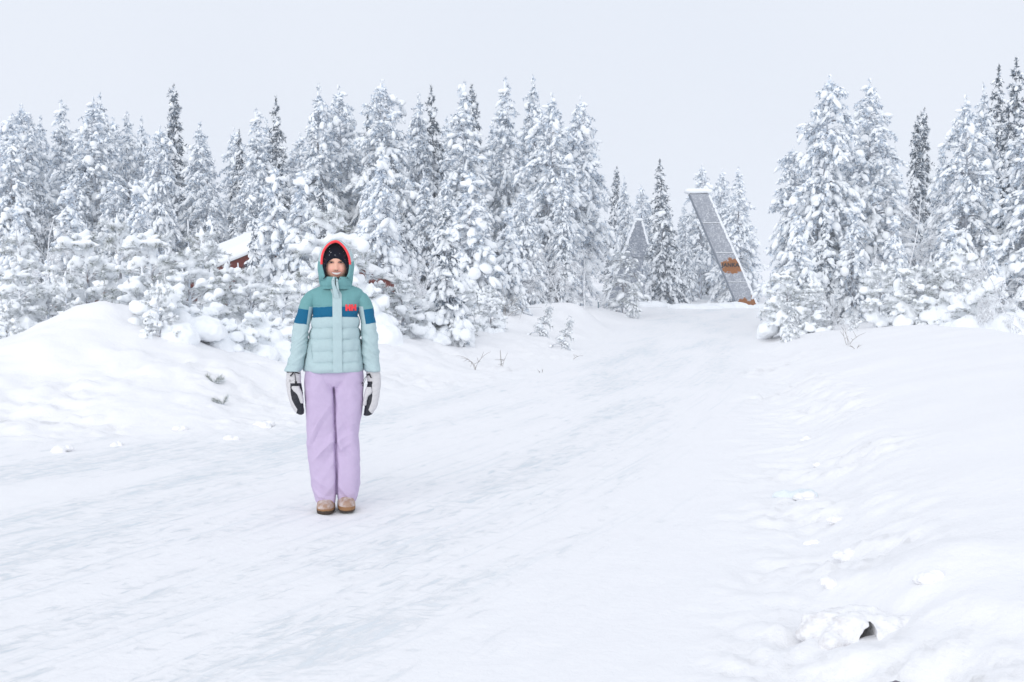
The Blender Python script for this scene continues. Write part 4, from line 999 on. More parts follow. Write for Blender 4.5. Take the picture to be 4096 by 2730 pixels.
def jacket_front(x, z):
    """frontmost y of the jacket near local x, z"""
    x, z = np.atleast_1d(x), np.atleast_1d(z); F = JC[JC[:, 1] < -0.02]; out = []
    for a, b in zip(x, z):
        d = (F[:, 0]-a)**2+(F[:, 2]-b)**2; k = np.argsort(d)[:6]; w = 1/(d[k]+1e-6); out.append((F[k, 1]*w).sum()/w.sum())
    return np.array(out)
def plate(name, x0, x1, z0, z1, off, mat, parent, nx=8, nz=40, shape=None, follow=1.0, thick=0.004):
    """a strip of cloth lying on the jacket front"""
    xs_, zs_ = np.linspace(x0, x1, nx), np.linspace(z0, z1, nz); Z, X = np.meshgrid(zs_, xs_, indexing='ij')
    if shape: X = shape(X, Z)
    Y = jacket_front(X.ravel(), Z.ravel()).reshape(X.shape)
    if follow < 1:
        ker = np.ones(9)/9; Ys = np.stack([np.convolve(np.pad(Y[:, k], 4, 'edge'), ker, 'valid') for k in range(nx)], 1); Y = follow*Y+(1-follow)*Ys
    Y = Y-off
    V = np.concatenate([np.stack([X, Y, Z], -1).reshape(-1, 3), np.stack([X, Y+thick+0.004, Z], -1).reshape(-1, 3)])
    i = np.arange(nz-1)[:, None]*nx; j = np.arange(nx-1)[None]; a = np.stack([i+j, i+j+1, i+nx+1+j, i+nx+j], -1).reshape(-1, 4); m = nx*nz
    q = [a, a[:, ::-1]+m]
    for idx in (np.arange(nx), np.arange(nx)+(nz-1)*nx, np.arange(nz)*nx, np.arange(nz)*nx+nx-1):
        q.append(np.stack([idx[:-1], idx[1:], idx[1:]+m, idx[:-1]+m], 1))
    me = mesh_np(name, V, quads=np.concatenate(q)); bm = bmesh.new(); bm.from_mesh(me); bmesh.ops.recalc_face_normals(bm, faces=bm.faces); bm.to_mesh(me); bm.free()
    o = link(name, me, mat, parent)
    md = o.modifiers.new('b', 'BEVEL'); md.width = 0.0015; md.segments = 2; md.limit_method = 'ANGLE'
    return o
plate('placket', -.0125, .044, .862, 1.376, 0.009, M_PALE, jacket, 8, 70, lambda X, Z: X-0.014*ss(1.33, 1.38, Z)*(X < 0.0)+0*Z-0.024*ss(1.335, 1.385, Z)*(X > 0.0), 0.25)
# lettering on the band: two letters in coral
lz0, lz1 = 1.2365, 1.2765
def bar(x0, x1, z0, z1): return plate('letter_bar', x0, x1, z0, z1, 0.0035, M_CORAL, None, 4, 6)
def letter(x0, w):
    b_ = [(x0, x0+.0125, lz0, lz1), (x0+w-.0125, x0+w, lz0, lz1), (x0+.0120, x0+w-.0120, lz0+.0130, lz1-.0130)]
    V, Qd, o = [], [], 0
    for k, (a, b, c, d) in enumerate(b_):
        t_ = bar(a, b, c, d); co_ = get_co(t_.data); co_[:, 1] += 0.0006*(k == 2); V.append(co_); Qd.append(np.array([p.vertices[:] for p in t_.data.polygons])+o); o += len(co_); bpy.data.objects.remove(t_)
    return link('logo_letter', mesh_np('logo_letter', np.concatenate(V), quads=np.concatenate(Qd), smooth=False), M_CORAL, jacket)
letter(.0660, .0325); letter(.1010, .0325)
# pockets
for s_ in (-1, 1):
    x0 = -.143 if s_ < 0 else .146
    plate('pocket_zip', x0-0.0015, x0+0.0015, .945, 1.075, 0.006, M_ZIP if False else M_PALE, jacket, 3, 20, lambda X, Z, s_=s_: X-s_*0.012*(Z-1.0)/0.1*-1, 0.5)
# hood, its lining edge and collar
me, HV = shell('hood', HOOD_OP, HOOD_SI, hood_prof, M_HOOD)
hood = link('hood', me, M_HOOD, jacket)
displace(me, lambda c, n: 0.0025*fbm(c[:, 0]*16, c[:, 1]*16, c[:, 2]*16, 3))
hc = get_co(me); hc[:, 1] += 0.075*ss(1.455, 1.385, hc[:, 2])*ss(-0.02, -0.07, hc[:, 1]); set_co(me, hc)
md = hood.modifiers.new('s', 'SOLIDIFY'); md.thickness = 0.004; md.offset = -1
n_ = HV.shape[1]; i0 = [i_ for i_ in range(n_) if HV[1, i_, 2] > 1.517]
O_ = HV[1, i0]; 
fr = np.linalg.norm(HV[:, n_//2, 1:3]-HV[1, n_//2, 1:3], axis=1)
def trim_ring(k, off):      # points over the front lip, inside to outside
    out = []
    for (b, y) in ((-0.02, -.084), (-0.05, -.097), (0.03, -.1055), (0.20, -.1065), (0.42, -.1015), (0.48, -.096)):
        out.append((b, y))
    return out
def curve90(pts):
    P = np.array(pts, float); d = np.r_[0, np.cumsum(np.linalg.norm(np.diff(P, axis=0), axis=1))]; d /= d[-1]
    R = crom(np.column_stack([d, P, np.zeros(len(P))]), 0.006)[:, 1:3]; dd = np.r_[0, np.cumsum(np.linalg.norm(np.diff(R, axis=0), axis=1))]; dd /= dd[-1]
    u_ = np.linspace(0, 1, 120); return np.stack([np.interp(u_, dd, R[:, 0]), np.interp(u_, dd, R[:, 1])], 1)
CO, CS = curve90(HOOD_OP), curve90(HOOD_SI); sel = (CO[:, 1] > 1.518)
co1, cs1 = CO[sel], CS[sel]; nrmv = nrm(co1-np.array([[HX+0.004, 1.53]])); V = []
wid_ = 0.0115*np.clip(np.linspace(-1, 1, len(co1))**2*-0.15+1.05, 0, 2)
for off, y in ((-0.0045, -.078), (-0.0046, -.097), (-0.002, -.1075), (0.35, -.1095), (0.85, -.1065), (0.98, -.094)):
    k_ = off if abs(off) < 0.01 else None
    c_ = co1+nrmv*(off if k_ is not None else off*wid_[:, None]); V.append(np.column_stack([c_[:, 0], np.full(len(c_), y), c_[:, 1]]))
V = np.array(V); k, m = V.shape[:2]; i = np.arange(k-1)[:, None]*m; j = np.arange(m-1)[None]
link('hood_lining_edge', mesh_np('hood_lining_edge', V.reshape(-1, 3), quads=np.stack([i+j, i+m+j, i+m+1+j, i+1+j], -1).reshape(-1, 4)), M_CORAL, hood)
# collar
cme = loft('collar', [(1.370, .011, -.002, .100, .086, 2.2), (1.395, .011, -.006, .099, .094, 2.3), (1.42, .011, -.008, .094, .100, 2.3), (1.4435, .011, -.008, .084, .101, 2.3), (1.4465, .011, -.008, .079, .097, 2.3), (1.437, .011, -.006, .074, .092, 2.3), (1.40, .011, -.004, .072, .085, 2.3)], 96, 0.005, (False, False))
displace(cme, lambda c, n: 0.003*fbm(c[:, 0]*20, c[:, 1]*20, c[:, 2]*26, 3)-0.0035*ell(c[:, 2]-1.384, 0.005))
# notch where the collar stays unzipped
cc = get_co(cme); nt = (np.abs(cc[:, 0]-0.024) < 0.010)*(cc[:, 1] < -0.05); cc[:, 2] -= nt*0.024*(1-np.abs(cc[:, 0]-0.024)/0.010)*ss(1.40, 1.445, cc[:, 2]); set_co(cme, cc)
collar = link('collar', cme, M_YOKE, jacket)
def strip3(name, pts, w, mat, parent, d=0.004):
    """a soft flat strip through 3d points, WIDE in x"""
    P = np.array(pts, float); d_ = np.linspace(0, 1, len(P)); R = crom(np.column_stack([d_, P]), 0.02)
    wv_ = np.interp(R[:, 0], np.linspace(0, 1, len(w)), w); V = []
    for sx, sy in ((-.5, 0), (-.3, -1), (.3, -1), (.5, 0), (.3, 1), (-.3, 1)):
        V.append(np.column_stack([R[:, 1]+sx*wv_, R[:, 2]+sy*d*0.5, R[:, 3]]))
    V = np.stack(V, 1); k = len(R); i = np.arange(k-1)[:, None]*6; j = np.arange(6)[None]; j2 = (j+1) % 6
    return link(name, mesh_np(name, V.reshape(-1, 3), quads=np.stack([i+j, i+j2, i+6+j2, i+6+j], -1).reshape(-1, 4)), mat, parent)
cf = -.113
strip3('placket_flap', [(-.002, cf, 1.446), (-.007, cf-.006, 1.425), (-.006, cf-.006, 1.40), (.000, cf-.004, 1.378), (.007, cf-.003, 1.350), (.015, -.108, 1.315)], [.010, .019, .021, .025, .032, .040], M_PALE, jacket, 0.006)
strip3('zip_guard', [(.016, cf+.002, 1.432), (.017, cf+.001, 1.405), (.020, cf+.002, 1.375), (.022, -.102, 1.35)], [.013, .015, .016, .018], M_PALE, jacket, 0.005)
strip3('zip', [(.0085, cf+.004, 1.438), (.0075, cf+.003, 1.41), (.010, cf+.003, 1.378), (.014, -.100, 1.36)], [.004, .005, .005, .004], M_ZIP, jacket, 0.004)
strip3('zip_opening', [(.0235, cf+.010, 1.444), (.0225, cf+.008, 1.432), (.021, cf+.006, 1.416)], [.013, .010, .003], M_CORD, jacket, 0.004)
for x_, z_ in ((-.007, 1.421), (.0165, 1.418), (.036, 1.434)):
    bm = bmesh.new(); bmesh.ops.create_uvsphere(bm, u_segments=10, v_segments=6, radius=0.0026)
    for v in bm.verts: v.co += Vector((x_, cf-.0085 if x_ < 0 else cf-.001 if x_ < .02 else -.1065, z_))
    me = bpy.data.meshes.new('snap_button'); bm.to_mesh(me); bm.free(); link('snap_button', me, M_ZIP, jacket)

# sleeves
def sleeve(ctrl, cuff, sgn):
    me = loft('sleeve', ctrl, 80, 0.005)
    def f(c, n):
        x, y, z = c.T
        fold = np.clip(pnoise(x*9+z*6*sgn, y*9, z*26+sgn*x*22), -1, 1)
        w = 0.0085*(0.8-np.clip(np.abs(fold)*1.8, 0, 1))*ss(1.2, 1.05, z)+0.006*fbm(x*10, y*10, z*14, 3)
        return w-0.003*ell(z-1.152, 0.004)-0.0025*ell(z-1.247, 0.003)+0.004*ell(z-1.0, .02)*pnoise(x*15, y*15, z*8)
    displace(me, f); s = link('sleeve', me, M_SLV, jacket)
    cm = loft('cuff', cuff, 64, 0.004, (False, False))
    displace(cm, lambda c, n: 0.003*fbm(c[:, 0]*18, c[:, 1]*18, c[:, 2]*18, 2)); link('cuff', cm, M_PALE, s)
    return s
sleeve([(.868, -.257, -.028, .047, .050, 2.3), (.90, -.242, -.024, .048, .052, 2.2), (.95, -.231, -.018, .047, .054, 2.2), (1.00, -.221, -.012, .047, .056, 2.2), (1.07, -.214, -.006, .047, .059, 2.2),
        (1.15, -.201, 0, .048, .060, 2.2), (1.24, -.176, .002, .049, .060, 2.2), (1.30, -.152, .003, .052, .060, 2.1), (1.335, -.138, .004, .047, .050, 2.0), (1.360, -.125, .004, .034, .036, 2.0), (1.368, -.120, .004, .015, .018, 2.0)],
       [(.905, -.243, -.024, .049, .053, 2.2), (.893, -.246, -.025, .052, .054, 2.2), (.872, -.258, -.028, .051, .054, 2.2), (.864, -.258, -.028, .047, .05, 2.2)], -1)
sleeve([(.862, .231, -.028, .045, .050, 2.3), (.90, .226, -.024, .047, .052, 2.2), (.95, .221, -.018, .047, .054, 2.2), (1.00, .217, -.012, .048, .056, 2.2), (1.07, .214, -.006, .047, .059, 2.2),
        (1.15, .207, 0, .048, .060, 2.2), (1.24, .191, .002, .049, .060, 2.2), (1.30, .170, .003, .052, .060, 2.1), (1.332, .158, .004, .046, .050, 2.0), (1.354, .145, .004, .034, .036, 2.0), (1.362, .140, .004, .015, .018, 2.0)],
       [(.898, .227, -.024, .049, .053, 2.2), (.885, .229, -.025, .050, .054, 2.2), (.866, .231, -.028, .049, .053, 2.2), (.858, .231, -.028, .045, .05, 2.2)], 1)
bm = bmesh.new()
for c_ in ((-.300, -.02, .893), (-.306, -.03, .877), (-.285, -.055, .868), (-.282, -.05, .896)): bm.verts.new(c_)
bm.faces.new(bm.verts); me = bpy.data.meshes.new('cuff_tab'); bmesh.ops.solidify(bm, geom=bm.faces[:], thickness=0.005); bm.to_mesh(me); bm.free(); link('cuff_tab', me, M_PALE, jacket)

# hat
me, _ = shell('hat', [(-.054, 1.440), (-.057, 1.475), (-.052, 1.513), (-.031, 1.545), (.006, 1.559), (.042, 1.549), (.068, 1.522), (.0815, 1.480), (.079, 1.440)],
              [(-.074, 1.425), (-.076, 1.475), (-.078, 1.53), (-.066, 1.592), (-.030, 1.638), (.014, 1.650), (.058, 1.622), (.083, 1.575), (.092, 1.515), (.090, 1.470), (.086, 1.425)],
              [(0.05, .97, -.060), (0.0, 1.0, -.091), (0.12, 1.0, -.096), (0.4, 1.0, -.090), (0.75, 1.0, -.070), (0.97, 1.0, -.03), (1.0, 1.0, .02), (1.0, .92, .07), (1.0, .6, .105), (1.0, .02, .115)], M_HAT)
hat = link('hat', me, M_HAT, person); md = hat.modifiers.new('s', 'SOLIDIFY'); md.thickness = 0.003

# trousers
def leg(ctrl):
    V, q, tr, R = loft_arr(ctrl, 96, 0.006, (False, True)); c_ = np.mean([r_[1] for r_ in ctrl])
    if abs(c_) > 0.03:      # the inner sides press flat against each other
        k = len(R); ph = np.arange(96)*2*np.pi/96; c, s = np.cos(ph), np.sin(ph); A = V[:k*96].reshape(k, 96, 3); inn = (c*np.sign(c_)) < 0
        lo_ = ss(0.80, 0.70, R[:, 0:1]); A[:, inn, 0] = (1-lo_)*A[:, inn, 0]+lo_*(R[:, 1:2]+R[:, 3:4]*np.sign(c[inn])*np.abs(c[inn])**0.4); A[:, inn, 1] = (1-lo_)*A[:, inn, 1]+lo_*(R[:, 2:3]+R[:, 4:5]*np.sign(s[inn])*np.abs(s[inn])**0.4)
        V[:k*96] = A.reshape(-1, 3)
    return V, q, tr
VL = leg([(.040, -.0665, .004, .0635, .085, 2.3), (.09, -.070, .004, .071, .088, 2.3), (.166, -.0755, .004, .0795, .09, 2.3), (.306, -.0835, .004, .0885, .091, 2.3), (.42, -.0875, 0, .089, .092, 2.3), (.48, -.0895, 0, .0885, .094, 2.3),
          (.60, -.093, 0, .0905, .102, 2.3), (.724, -.097, 0, .091, .110, 2.3), (.80, -.095, 0, .093, .115, 2.3), (.885, -.09, 0, .090, .115, 2.3)])
VR = leg([(.044, .0675, .004, .0565, .083, 2.3), (.09, .073, .004, .0655, .086, 2.3), (.16, .078, .004, .0710, .088, 2.3), (.236, .0785, .004, .0730, .09, 2.3), (.36, .0765, .004, .0755, .091, 2.3), (.44, .069, 0, .073, .092, 2.3), (.55, .072, 0, .0825, .096, 2.3),
          (.612, .078, 0, .0870, .102, 2.3), (.724, .083, 0, .093, .110, 2.3), (.80, .084, 0, .094, .115, 2.3), (.885, .080, 0, .090, .115, 2.3)])
VP = leg([(.735, -.004, -.002, .012, .05, 2.0), (.76, -.004, -.002, .045, .088, 2.1), (.79, -.004, -.002, .10, .108, 2.3), (.83, -.005, 0, .168, .117, 2.5), (.885, -.006, 0, .176, .117, 2.5)])
VV, QQ, TT, o_ = [], [], [], 0
for p in (VL, VR, VP): VV.append(p[0]); QQ.append(p[1]+o_); TT.append(p[2]+o_); o_ += len(p[0])
tme = mesh_np('trousers', np.concatenate(VV), tris=np.concatenate(TT), quads=np.concatenate(QQ))
b2 = bmesh.new(); b2.from_mesh(tme); bmesh.ops.holes_fill(b2, edges=[e for e in b2.edges if e.is_boundary], sides=0); bmesh.ops.recalc_face_normals(b2, faces=b2.faces); b2.to_mesh(tme); b2.free()
tme = remesh(tme, 0.0038, 1)
def tro(c, n):
    x, y, z = c.T; sx = np.where(x < 0.0, -1.0, 1.0)
    f1 = pnoise(x*4.5, y*4.5, z*9+sx*x*13); f2 = pnoise(x*5+4, y*5, z*12-sx*x*9+3.3); gate = 0.35+0.65*ss(-0.15, 0.35, pnoise(x*5+9, y*5, z*5+2))
    am = 0.25+0.9*np.exp(-((z-.45)/.12)**2)+0.9*np.exp(-((z-.11)/.07)**2)+0.35*np.exp(-((z-.27)/.08)**2)+0.3*np.exp(-((z-.73)/.06)**2)
    front = 0.35+0.65*ss(0.0, 0.7, np.abs(n[:, 1]))
    inner = np.exp(-((x-0.001)/0.012)**2)
    return front*gate*am*(0.016*(0.30-np.clip(np.abs(f1)*1.8, 0, 1))+0.010*(0.3-np.clip(np.abs(f2)*1.6, 0, 1)))*(1-0.7*inner)+0.006*fbm(x*6, y*6, z*6, 3)-0.004*inner*(z < .765)
displace(tme, tro)
tc = get_co(tme); arch = ss(0.0, -0.08, tc[:, 1])*0.022*ss(0.11, 0.04, tc[:, 2])*(1-np.clip(np.abs(np.abs(tc[:, 0])-0.065)/0.055, 0, 1)**2); tc[:, 2] += arch; set_co(tme, tc)
tc = get_co(tme); xc = np.interp(tc[:, 2], [.04, .3, .48, .6, .765], [.004, .003, 0, -.003, -.008])+0.004*pnoise(tc[:, 2]*9, 0.3, 0.7)
tc[:, 1] *= 1-0.6*np.exp(-((tc[:, 0]-xc)/0.0048)**2)*ss(.775, .755, tc[:, 2]); set_co(tme, tc)
trousers = link('trousers', tme, M_LILAC, person)

# boots
def boot(cx, z0, w, rz):
    r = link('boot', loft('boot', [(.020, cx, -.030, w*.97, .128, 2.5), (.034, cx, -.030, w*.99, .128, 2.5), (.048, cx, -.028, w*.95, .123, 2.4), (.060, cx, -.022, w*.88, .112, 2.3), (.070, cx, -.010, w*.78, .095, 2.2), (.085, cx, .012, w*.74, .072, 2.1), (.12, cx, .025, w*.74, .06, 2), (.16, cx, .025, w*.74, .06, 2)], 64, 0.004), M_BOOT, person)
    displace(r.data, lambda c, n: 0.003*fbm(c[:, 0]*20, c[:, 1]*20, c[:, 2]*20, 2))
    s = link('sole', loft('sole', [(-.002, cx, -.030, w*.97, .128, 2.6), (.004, cx, -.030, w*1.0, .131, 2.6), (.025, cx, -.030, w*1.01, .132, 2.6), (.029, cx, -.030, w*.98, .129, 2.6)], 64, 0.003), M_SOLE, r)
    for o in (r, s):
        c = get_co(o.data); a = rz; X, Y = c[:, 0]-cx, c[:, 1].copy(); c[:, 0] = cx+X*math.cos(a)-Y*math.sin(a); c[:, 1] = X*math.sin(a)+Y*math.cos(a); c[:, 2] += z0; set_co(o.data, c)
boot(-.0615, -.006, .0560, -0.05); boot(.0610, .004, .0540, 0.05)

# mittens: shell with black palm, white back, separate thumb
def mitten(ctrl, thumb, palm_line, sgn, cords):
    V, q, tr, R = loft_arr(ctrl, 160, 0.0025)
    me = mesh_np('mitten', V, tris=tr, quads=q); bm = bmesh.new(); bm.from_mesh(me); bmesh.ops.recalc_face_normals(bm, faces=bm.faces); bm.to_mesh(me); bm.free()
    P = np.array(palm_line)     # (z, x): black lies on the body side of this line, on the front
    def quilt(c, n):
        u_ = (c[:, 2]+0.01*np.sin(c[:, 0]*60))/0.031; s_ = np.abs((u_ % 1)-0.5)*2
        return -0.0030*np.clip((s_-0.8)/0.2, 0, 1)+0.002*fbm(c[:, 0]*25, c[:, 1]*25, c[:, 2]*25, 2)
    displace(me, quilt)
    m = link('mitten', me, [M_MITT, M_PALM], person)
    co_ = get_co(me); mi = np.zeros(len(me.polygons), np.int32)
    for p in me.polygons:
        c = co_[list(p.vertices)].mean(0); xl = np.interp(c[2], P[::-1, 0], P[::-1, 1])
        top = palm_line[0][0]
        if c[2] < top and ((c[0]-xl)*sgn < 0) and (c[1] < -0.012 or (c[0]-xl)*sgn < -0.03): mi[p.index] = 1
    me.polygons.foreach_set('material_index', mi)
    tb, tq, tt_, _ = loft_arr(thumb, 40, 0.004); tm = mesh_np('thumb', tb, tris=tt_, quads=tq); b_ = bmesh.new(); b_.from_mesh(tm); bmesh.ops.recalc_face_normals(b_, faces=b_.faces); b_.to_mesh(tm); b_.free()
    displace(tm, lambda c, n: 0.002*fbm(c[:, 0]*25, c[:, 1]*25, c[:, 2]*25, 2)); link('thumb', tm, M_MITT, m)
    for nm, pts, r in cords:
        v_, f_ = tubes([crom(np.column_stack([np.linspace(0, 1, len(pts)), np.array(pts)]), 0.05)[:, 1:]], [np.full(len(crom(np.column_stack([np.linspace(0, 1, len(pts)), np.array(pts)]), 0.05)), r)], 8)
        link(nm, mesh_np(nm, v_, quads=f_), M_CORD, m)
    return m
mitten([(.595, -.214, -.036, .010, .012, 2), (.602, -.215, -.036, .022, .022, 2.1), (.622, -.222, -.035, .032, .030, 2.2), (.65, -.232, -.034, .038, .034, 2.2), (.69, -.2405, -.033, .043, .037, 2.3), (.74, -.246, -.031, .048, .038, 2.3),
        (.785, -.253, -.029, .048, .038, 2.3), (.81, -.254, -.028, .046, .038, 2.3), (.84, -.252, -.027, .045, .040, 2.2), (.872, -.252, -.027, .040, .042, 2.2)],
       [(.668, -.203, -.060, .007, .008, 2), (.674, -.203, -.060, .012, .014, 2), (.70, -.208, -.062, .0155, .018, 2.1), (.725, -.216, -.062, .018, .020, 2.2), (.745, -.230, -.060, .025, .021, 2.6), (.765, -.240, -.058, .0255, .021, 2.8), (.776, -.241, -.056, .023, .018, 2.6)],
       [(.792, -.272), (.74, -.2715), (.693, -.264), (.656, -.246), (.631, -.231), (.60, -.24)], -1,
       [('cuff_cord', [(-.293, -.055, .862), (-.255, -.072, .8635), (-.215, -.062, .852)], .0035), ('toggle', [(-.252, -.074, .858), (-.272, -.074, .838)], .004), ('cord', [(-.244, -.073, .855), (-.240, -.071, .808)], .0022),
        ('strap', [(-.239, -.070, .806), (-.236, -.068, .785)], .006), ('snap_button', [(-.274, -.0635, .8085), (-.274, -.0675, .8085)], .006)])
mitten([(.580, .194, -.036, .010, .012, 2), (.587, .198, -.036, .024, .022, 2.1), (.607, .208, -.035, .032, .031, 2.2), (.64, .219, -.034, .039, .035, 2.2), (.69, .229, -.033, .042, .037, 2.3), (.74, .235, -.031, .043, .038, 2.3),
        (.785, .240, -.029, .043, .038, 2.3), (.81, .2385, -.028, .044, .038, 2.3), (.84, .2355, -.027, .045, .040, 2.2), (.866, .232, -.027, .041, .042, 2.2)],
       [(.648, .180, -.060, .006, .008, 2), (.654, .180, -.060, .0105, .014, 2), (.68, .183, -.062, .0125, .018, 2.1), (.705, .189, -.062, .014, .020, 2.2), (.725, .201, -.060, .0215, .021, 2.6), (.745, .205, -.058, .0205, .021, 2.8), (.763, .207, -.056, .0155, .018, 2.6)],
       [(.797, .2243), (.738, .227), (.70, .2265), (.666, .2194), (.621, .203), (.604, .215), (.585, .24)], 1,
       [('cuff_cord', [(.197, -.060, .839), (.208, -.072, .843), (.212, -.070, .838)], .0055), ('toggle', [(.212, -.073, .838), (.221, -.074, .820)], .0038), ('cord', [(.200, -.070, .838), (.183, -.076, .822), (.168, -.078, .793)], .0014),
        ('cord', [(.200, -.070, .838), (.188, -.080, .818), (.172, -.080, .782)], .0014), ('cord_end', [(.168, -.078, .795), (.163, -.078, .784)], .0032), ('cord_end', [(.172, -.080, .785), (.168, -.080, .769)], .0032), ('strap', [(.2225, -.070, .797), (.2235, -.069, .783)], .004)])
# ------------------------------------------------------------------ small things on the snow
def lump(name, px, py, r, label, cat, group=None, mat=None, flat=0.6, seed=1, sink=0.3, n=7, dz=0.0):
    p = on_ground(px, py); rng = np.random.RandomState(seed)
    C = rng.normal(0, .35, (n, 3))*r*np.array([1.2, .8, .4]); R_ = rng.uniform(.45, .8, (n, 1))*r*np.array([[1.15, .9, flat]])
    v, f = blobs(C, np.tile([1., 0, 0], (n, 1)), np.tile([0, 1., 0], (n, 1)), np.tile([0, 0, 1.], (n, 1)), R_, rng, 2, .15)
    me = remesh(mesh_np(name, v, tris=f), r*.09, 2); displace(me, lambda c, nn: r*.10*fbm(c[:, 0]*4/r*.5, c[:, 1]*2/r, c[:, 2]*2/r, 4))
    o = link(name, me, mat or M_CHUNK); z = float(ground(np.array([p.x]), np.array([p.y]))[0]); o.location = (p.x, p.y, z+r*flat*(.5-sink)+dz); tag(o, label, cat, group); return o
M_CHUNK = snow_mat('snow_chunk', 16.0, 0.5, 0.02, SNOW_C)
M_ICE = snow_mat('icy_chunk', 12.0, 0.4, 0.02, (0.77, 0.83, 0.86, 1))
CH = 'loose snow chunks along the right bank'
lump('ice_chunk', 797, 500, .10, 'bluish ice chunk lying at the right edge of the road', 'ice chunk', CH, M_ICE, .7, 3, .3)
lump('snow_chunk', 806, 505, .07, 'small white snow chunk just right of the bluish ice chunk', 'snow chunk', CH, None, .6, 4)
for k, (px, py, r, lab) in enumerate([
 (848, 560, .05, 'small chunk a little above the dark hollow'), (812, 545, .035, 'small chunk on the road edge below the ice chunk'), (835, 525, .045, 'chunk on the bank foot right of the ice chunk'), (822, 470, .045, 'small chunk on the bank foot above the ice chunk'),
 (806, 440, .05, 'chunk on the bank foot farther up the road'), (930, 590, .05, 'rounded chunk on the bank right of the hollow'), (830, 600, .04, 'small chunk left above the hollow mound')]):
    lump('snow_chunk', px, py, r, lab, 'snow chunk', CH, None, .85, 20+k, .45)
# the crumbly mound with its dark hollow, bottom right
def hollow():
    p = on_ground(868, 652); rng = np.random.RandomState(9); S = []
    for (x, y, z, a, b, c) in ((0, .22, .02, .30, .16, .17), (-.05, .12, .03, .13, .10, .17), (.10, .12, .05, .16, .12, .13), (.28, .14, .02, .20, .16, .13), (-.16, .05, .0, .07, .07, .10), (-.13, .10, .04, .06, .06, .10),
                               (-.20, .12, 0, .06, .06, .07), (.16, .06, .0, .06, .06, .11), (.45, .2, .0, .18, .16, .10), (.02, .14, .13, .09, .07, .06)): S.append((x, y, z, a, b, c))
    S = np.array(S); n = len(S)
    v, f = blobs(S[:, :3], np.tile([1., 0, 0], (n, 1)), np.tile([0, 1., 0], (n, 1)), np.tile([0, 0, 1.], (n, 1)), S[:, 3:], rng, 3, .05)
    me = remesh(mesh_np('snow_mound', v, tris=f), .011, 3); displace(me, lambda c, nn: .022*fbm(c[:, 0]*11, c[:, 1]*11, c[:, 2]*11, 4))
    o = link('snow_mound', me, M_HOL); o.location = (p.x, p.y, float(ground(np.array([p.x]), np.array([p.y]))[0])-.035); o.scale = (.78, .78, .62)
    cb = np.array([(.0, .06, -.02), (.005, .06, .03), (.015, .07, .07), (.03, .085, .105), (.07, .05, -.03), (.09, .06, .0)]); cr = np.array([(.052, .22, .10), (.046, .22, .08), (.034, .20, .06), (.020, .18, .05), (.075, .16, .065), (.050, .14, .07)])
    m = len(cb); v, f = blobs(cb, np.tile([1., 0, 0], (m, 1)), np.tile([0, 1., 0], (m, 1)), np.tile([0, 0, 1.], (m, 1)), cr, rng, 3, .04); cm = remesh(mesh_np('cut', v, tris=f), .008, 1)
    co_ = bpy.data.objects.new('cut', cm); COL.objects.link(co_); co_.location = o.location; co_.scale = o.scale
    b = o.modifiers.new('b', 'BOOLEAN'); b.operation = 'DIFFERENCE'; b.object = co_; b.solver = 'EXACT'
    dg = bpy.context.evaluated_depsgraph_get(); nm_ = bpy.data.meshes.new_from_object(o.evaluated_get(dg)); o.modifiers.clear(); o.data = nm_; bpy.data.objects.remove(co_)
    nm_.polygons.foreach_set('use_smooth', [True]*len(nm_.polygons))
    tag(o, 'crumbly snow mound with a dark grey hollow at its foot, bottom right', 'snow mound')
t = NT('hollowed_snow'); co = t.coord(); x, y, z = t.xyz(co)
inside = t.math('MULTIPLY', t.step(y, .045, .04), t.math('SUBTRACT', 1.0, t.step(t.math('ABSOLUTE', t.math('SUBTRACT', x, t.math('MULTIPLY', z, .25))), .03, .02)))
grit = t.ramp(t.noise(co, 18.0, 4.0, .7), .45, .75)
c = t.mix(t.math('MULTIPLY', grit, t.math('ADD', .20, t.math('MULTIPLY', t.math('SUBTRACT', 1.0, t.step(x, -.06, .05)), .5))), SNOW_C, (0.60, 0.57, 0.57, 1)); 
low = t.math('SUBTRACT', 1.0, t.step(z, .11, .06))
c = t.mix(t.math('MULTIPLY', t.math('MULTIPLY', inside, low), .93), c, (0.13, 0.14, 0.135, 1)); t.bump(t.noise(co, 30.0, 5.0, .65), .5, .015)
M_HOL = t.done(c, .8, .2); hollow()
for k, (px, py, r, lab) in enumerate([(263, 428, .07, 'snow chunk at the left bank foot near the left mitten'), (230, 440, .05, 'small chunk left of the one near the left mitten'), (180, 432, .06, 'chunk in the middle of the left bank foot'), (60, 452, .07, 'chunk at the left bank foot near the left edge'), (120, 446, .05, 'small chunk on the left bank foot below the mound')]):
    lump('snow_chunk', px, py, r, lab, 'snow chunk', 'loose snow chunks along the left bank', None, .85, 50+k, .5)
lump('stone', 899.5, 704, .045, 'dark lilac-grey stone at the bottom edge', 'stone', None, plain('stone_lilac', (0.20, 0.17, 0.21, 1), .8, .2, 20, .4, .01, .3), .8, 77)
# snowy stump
p = on_ground(897, 322) if False else at_px(896.5, 310, 24.0); z0 = G(p.x, 24.0)
e = empty('snowy_stump', (p.x, 24.0, z0)); tag(e, 'thin upright snow-plastered stump among the young pines on the right', 'stump')
h = at_px(896.5, 283.5, 24.0).z-z0
v, f = tubes([np.array([(0, 0, -.3), (.02, 0, h*.5), (0, 0, h)])], [np.array([.06, .05, .05])], 10); link('trunk', mesh_np('trunk', v, quads=f), M_RIME, e)
snow_roll('snow_cover', [(0, 0, .1), (.03, 0, h*.5), (0, 0, h+.03)], .085, e, 1.0, .03)
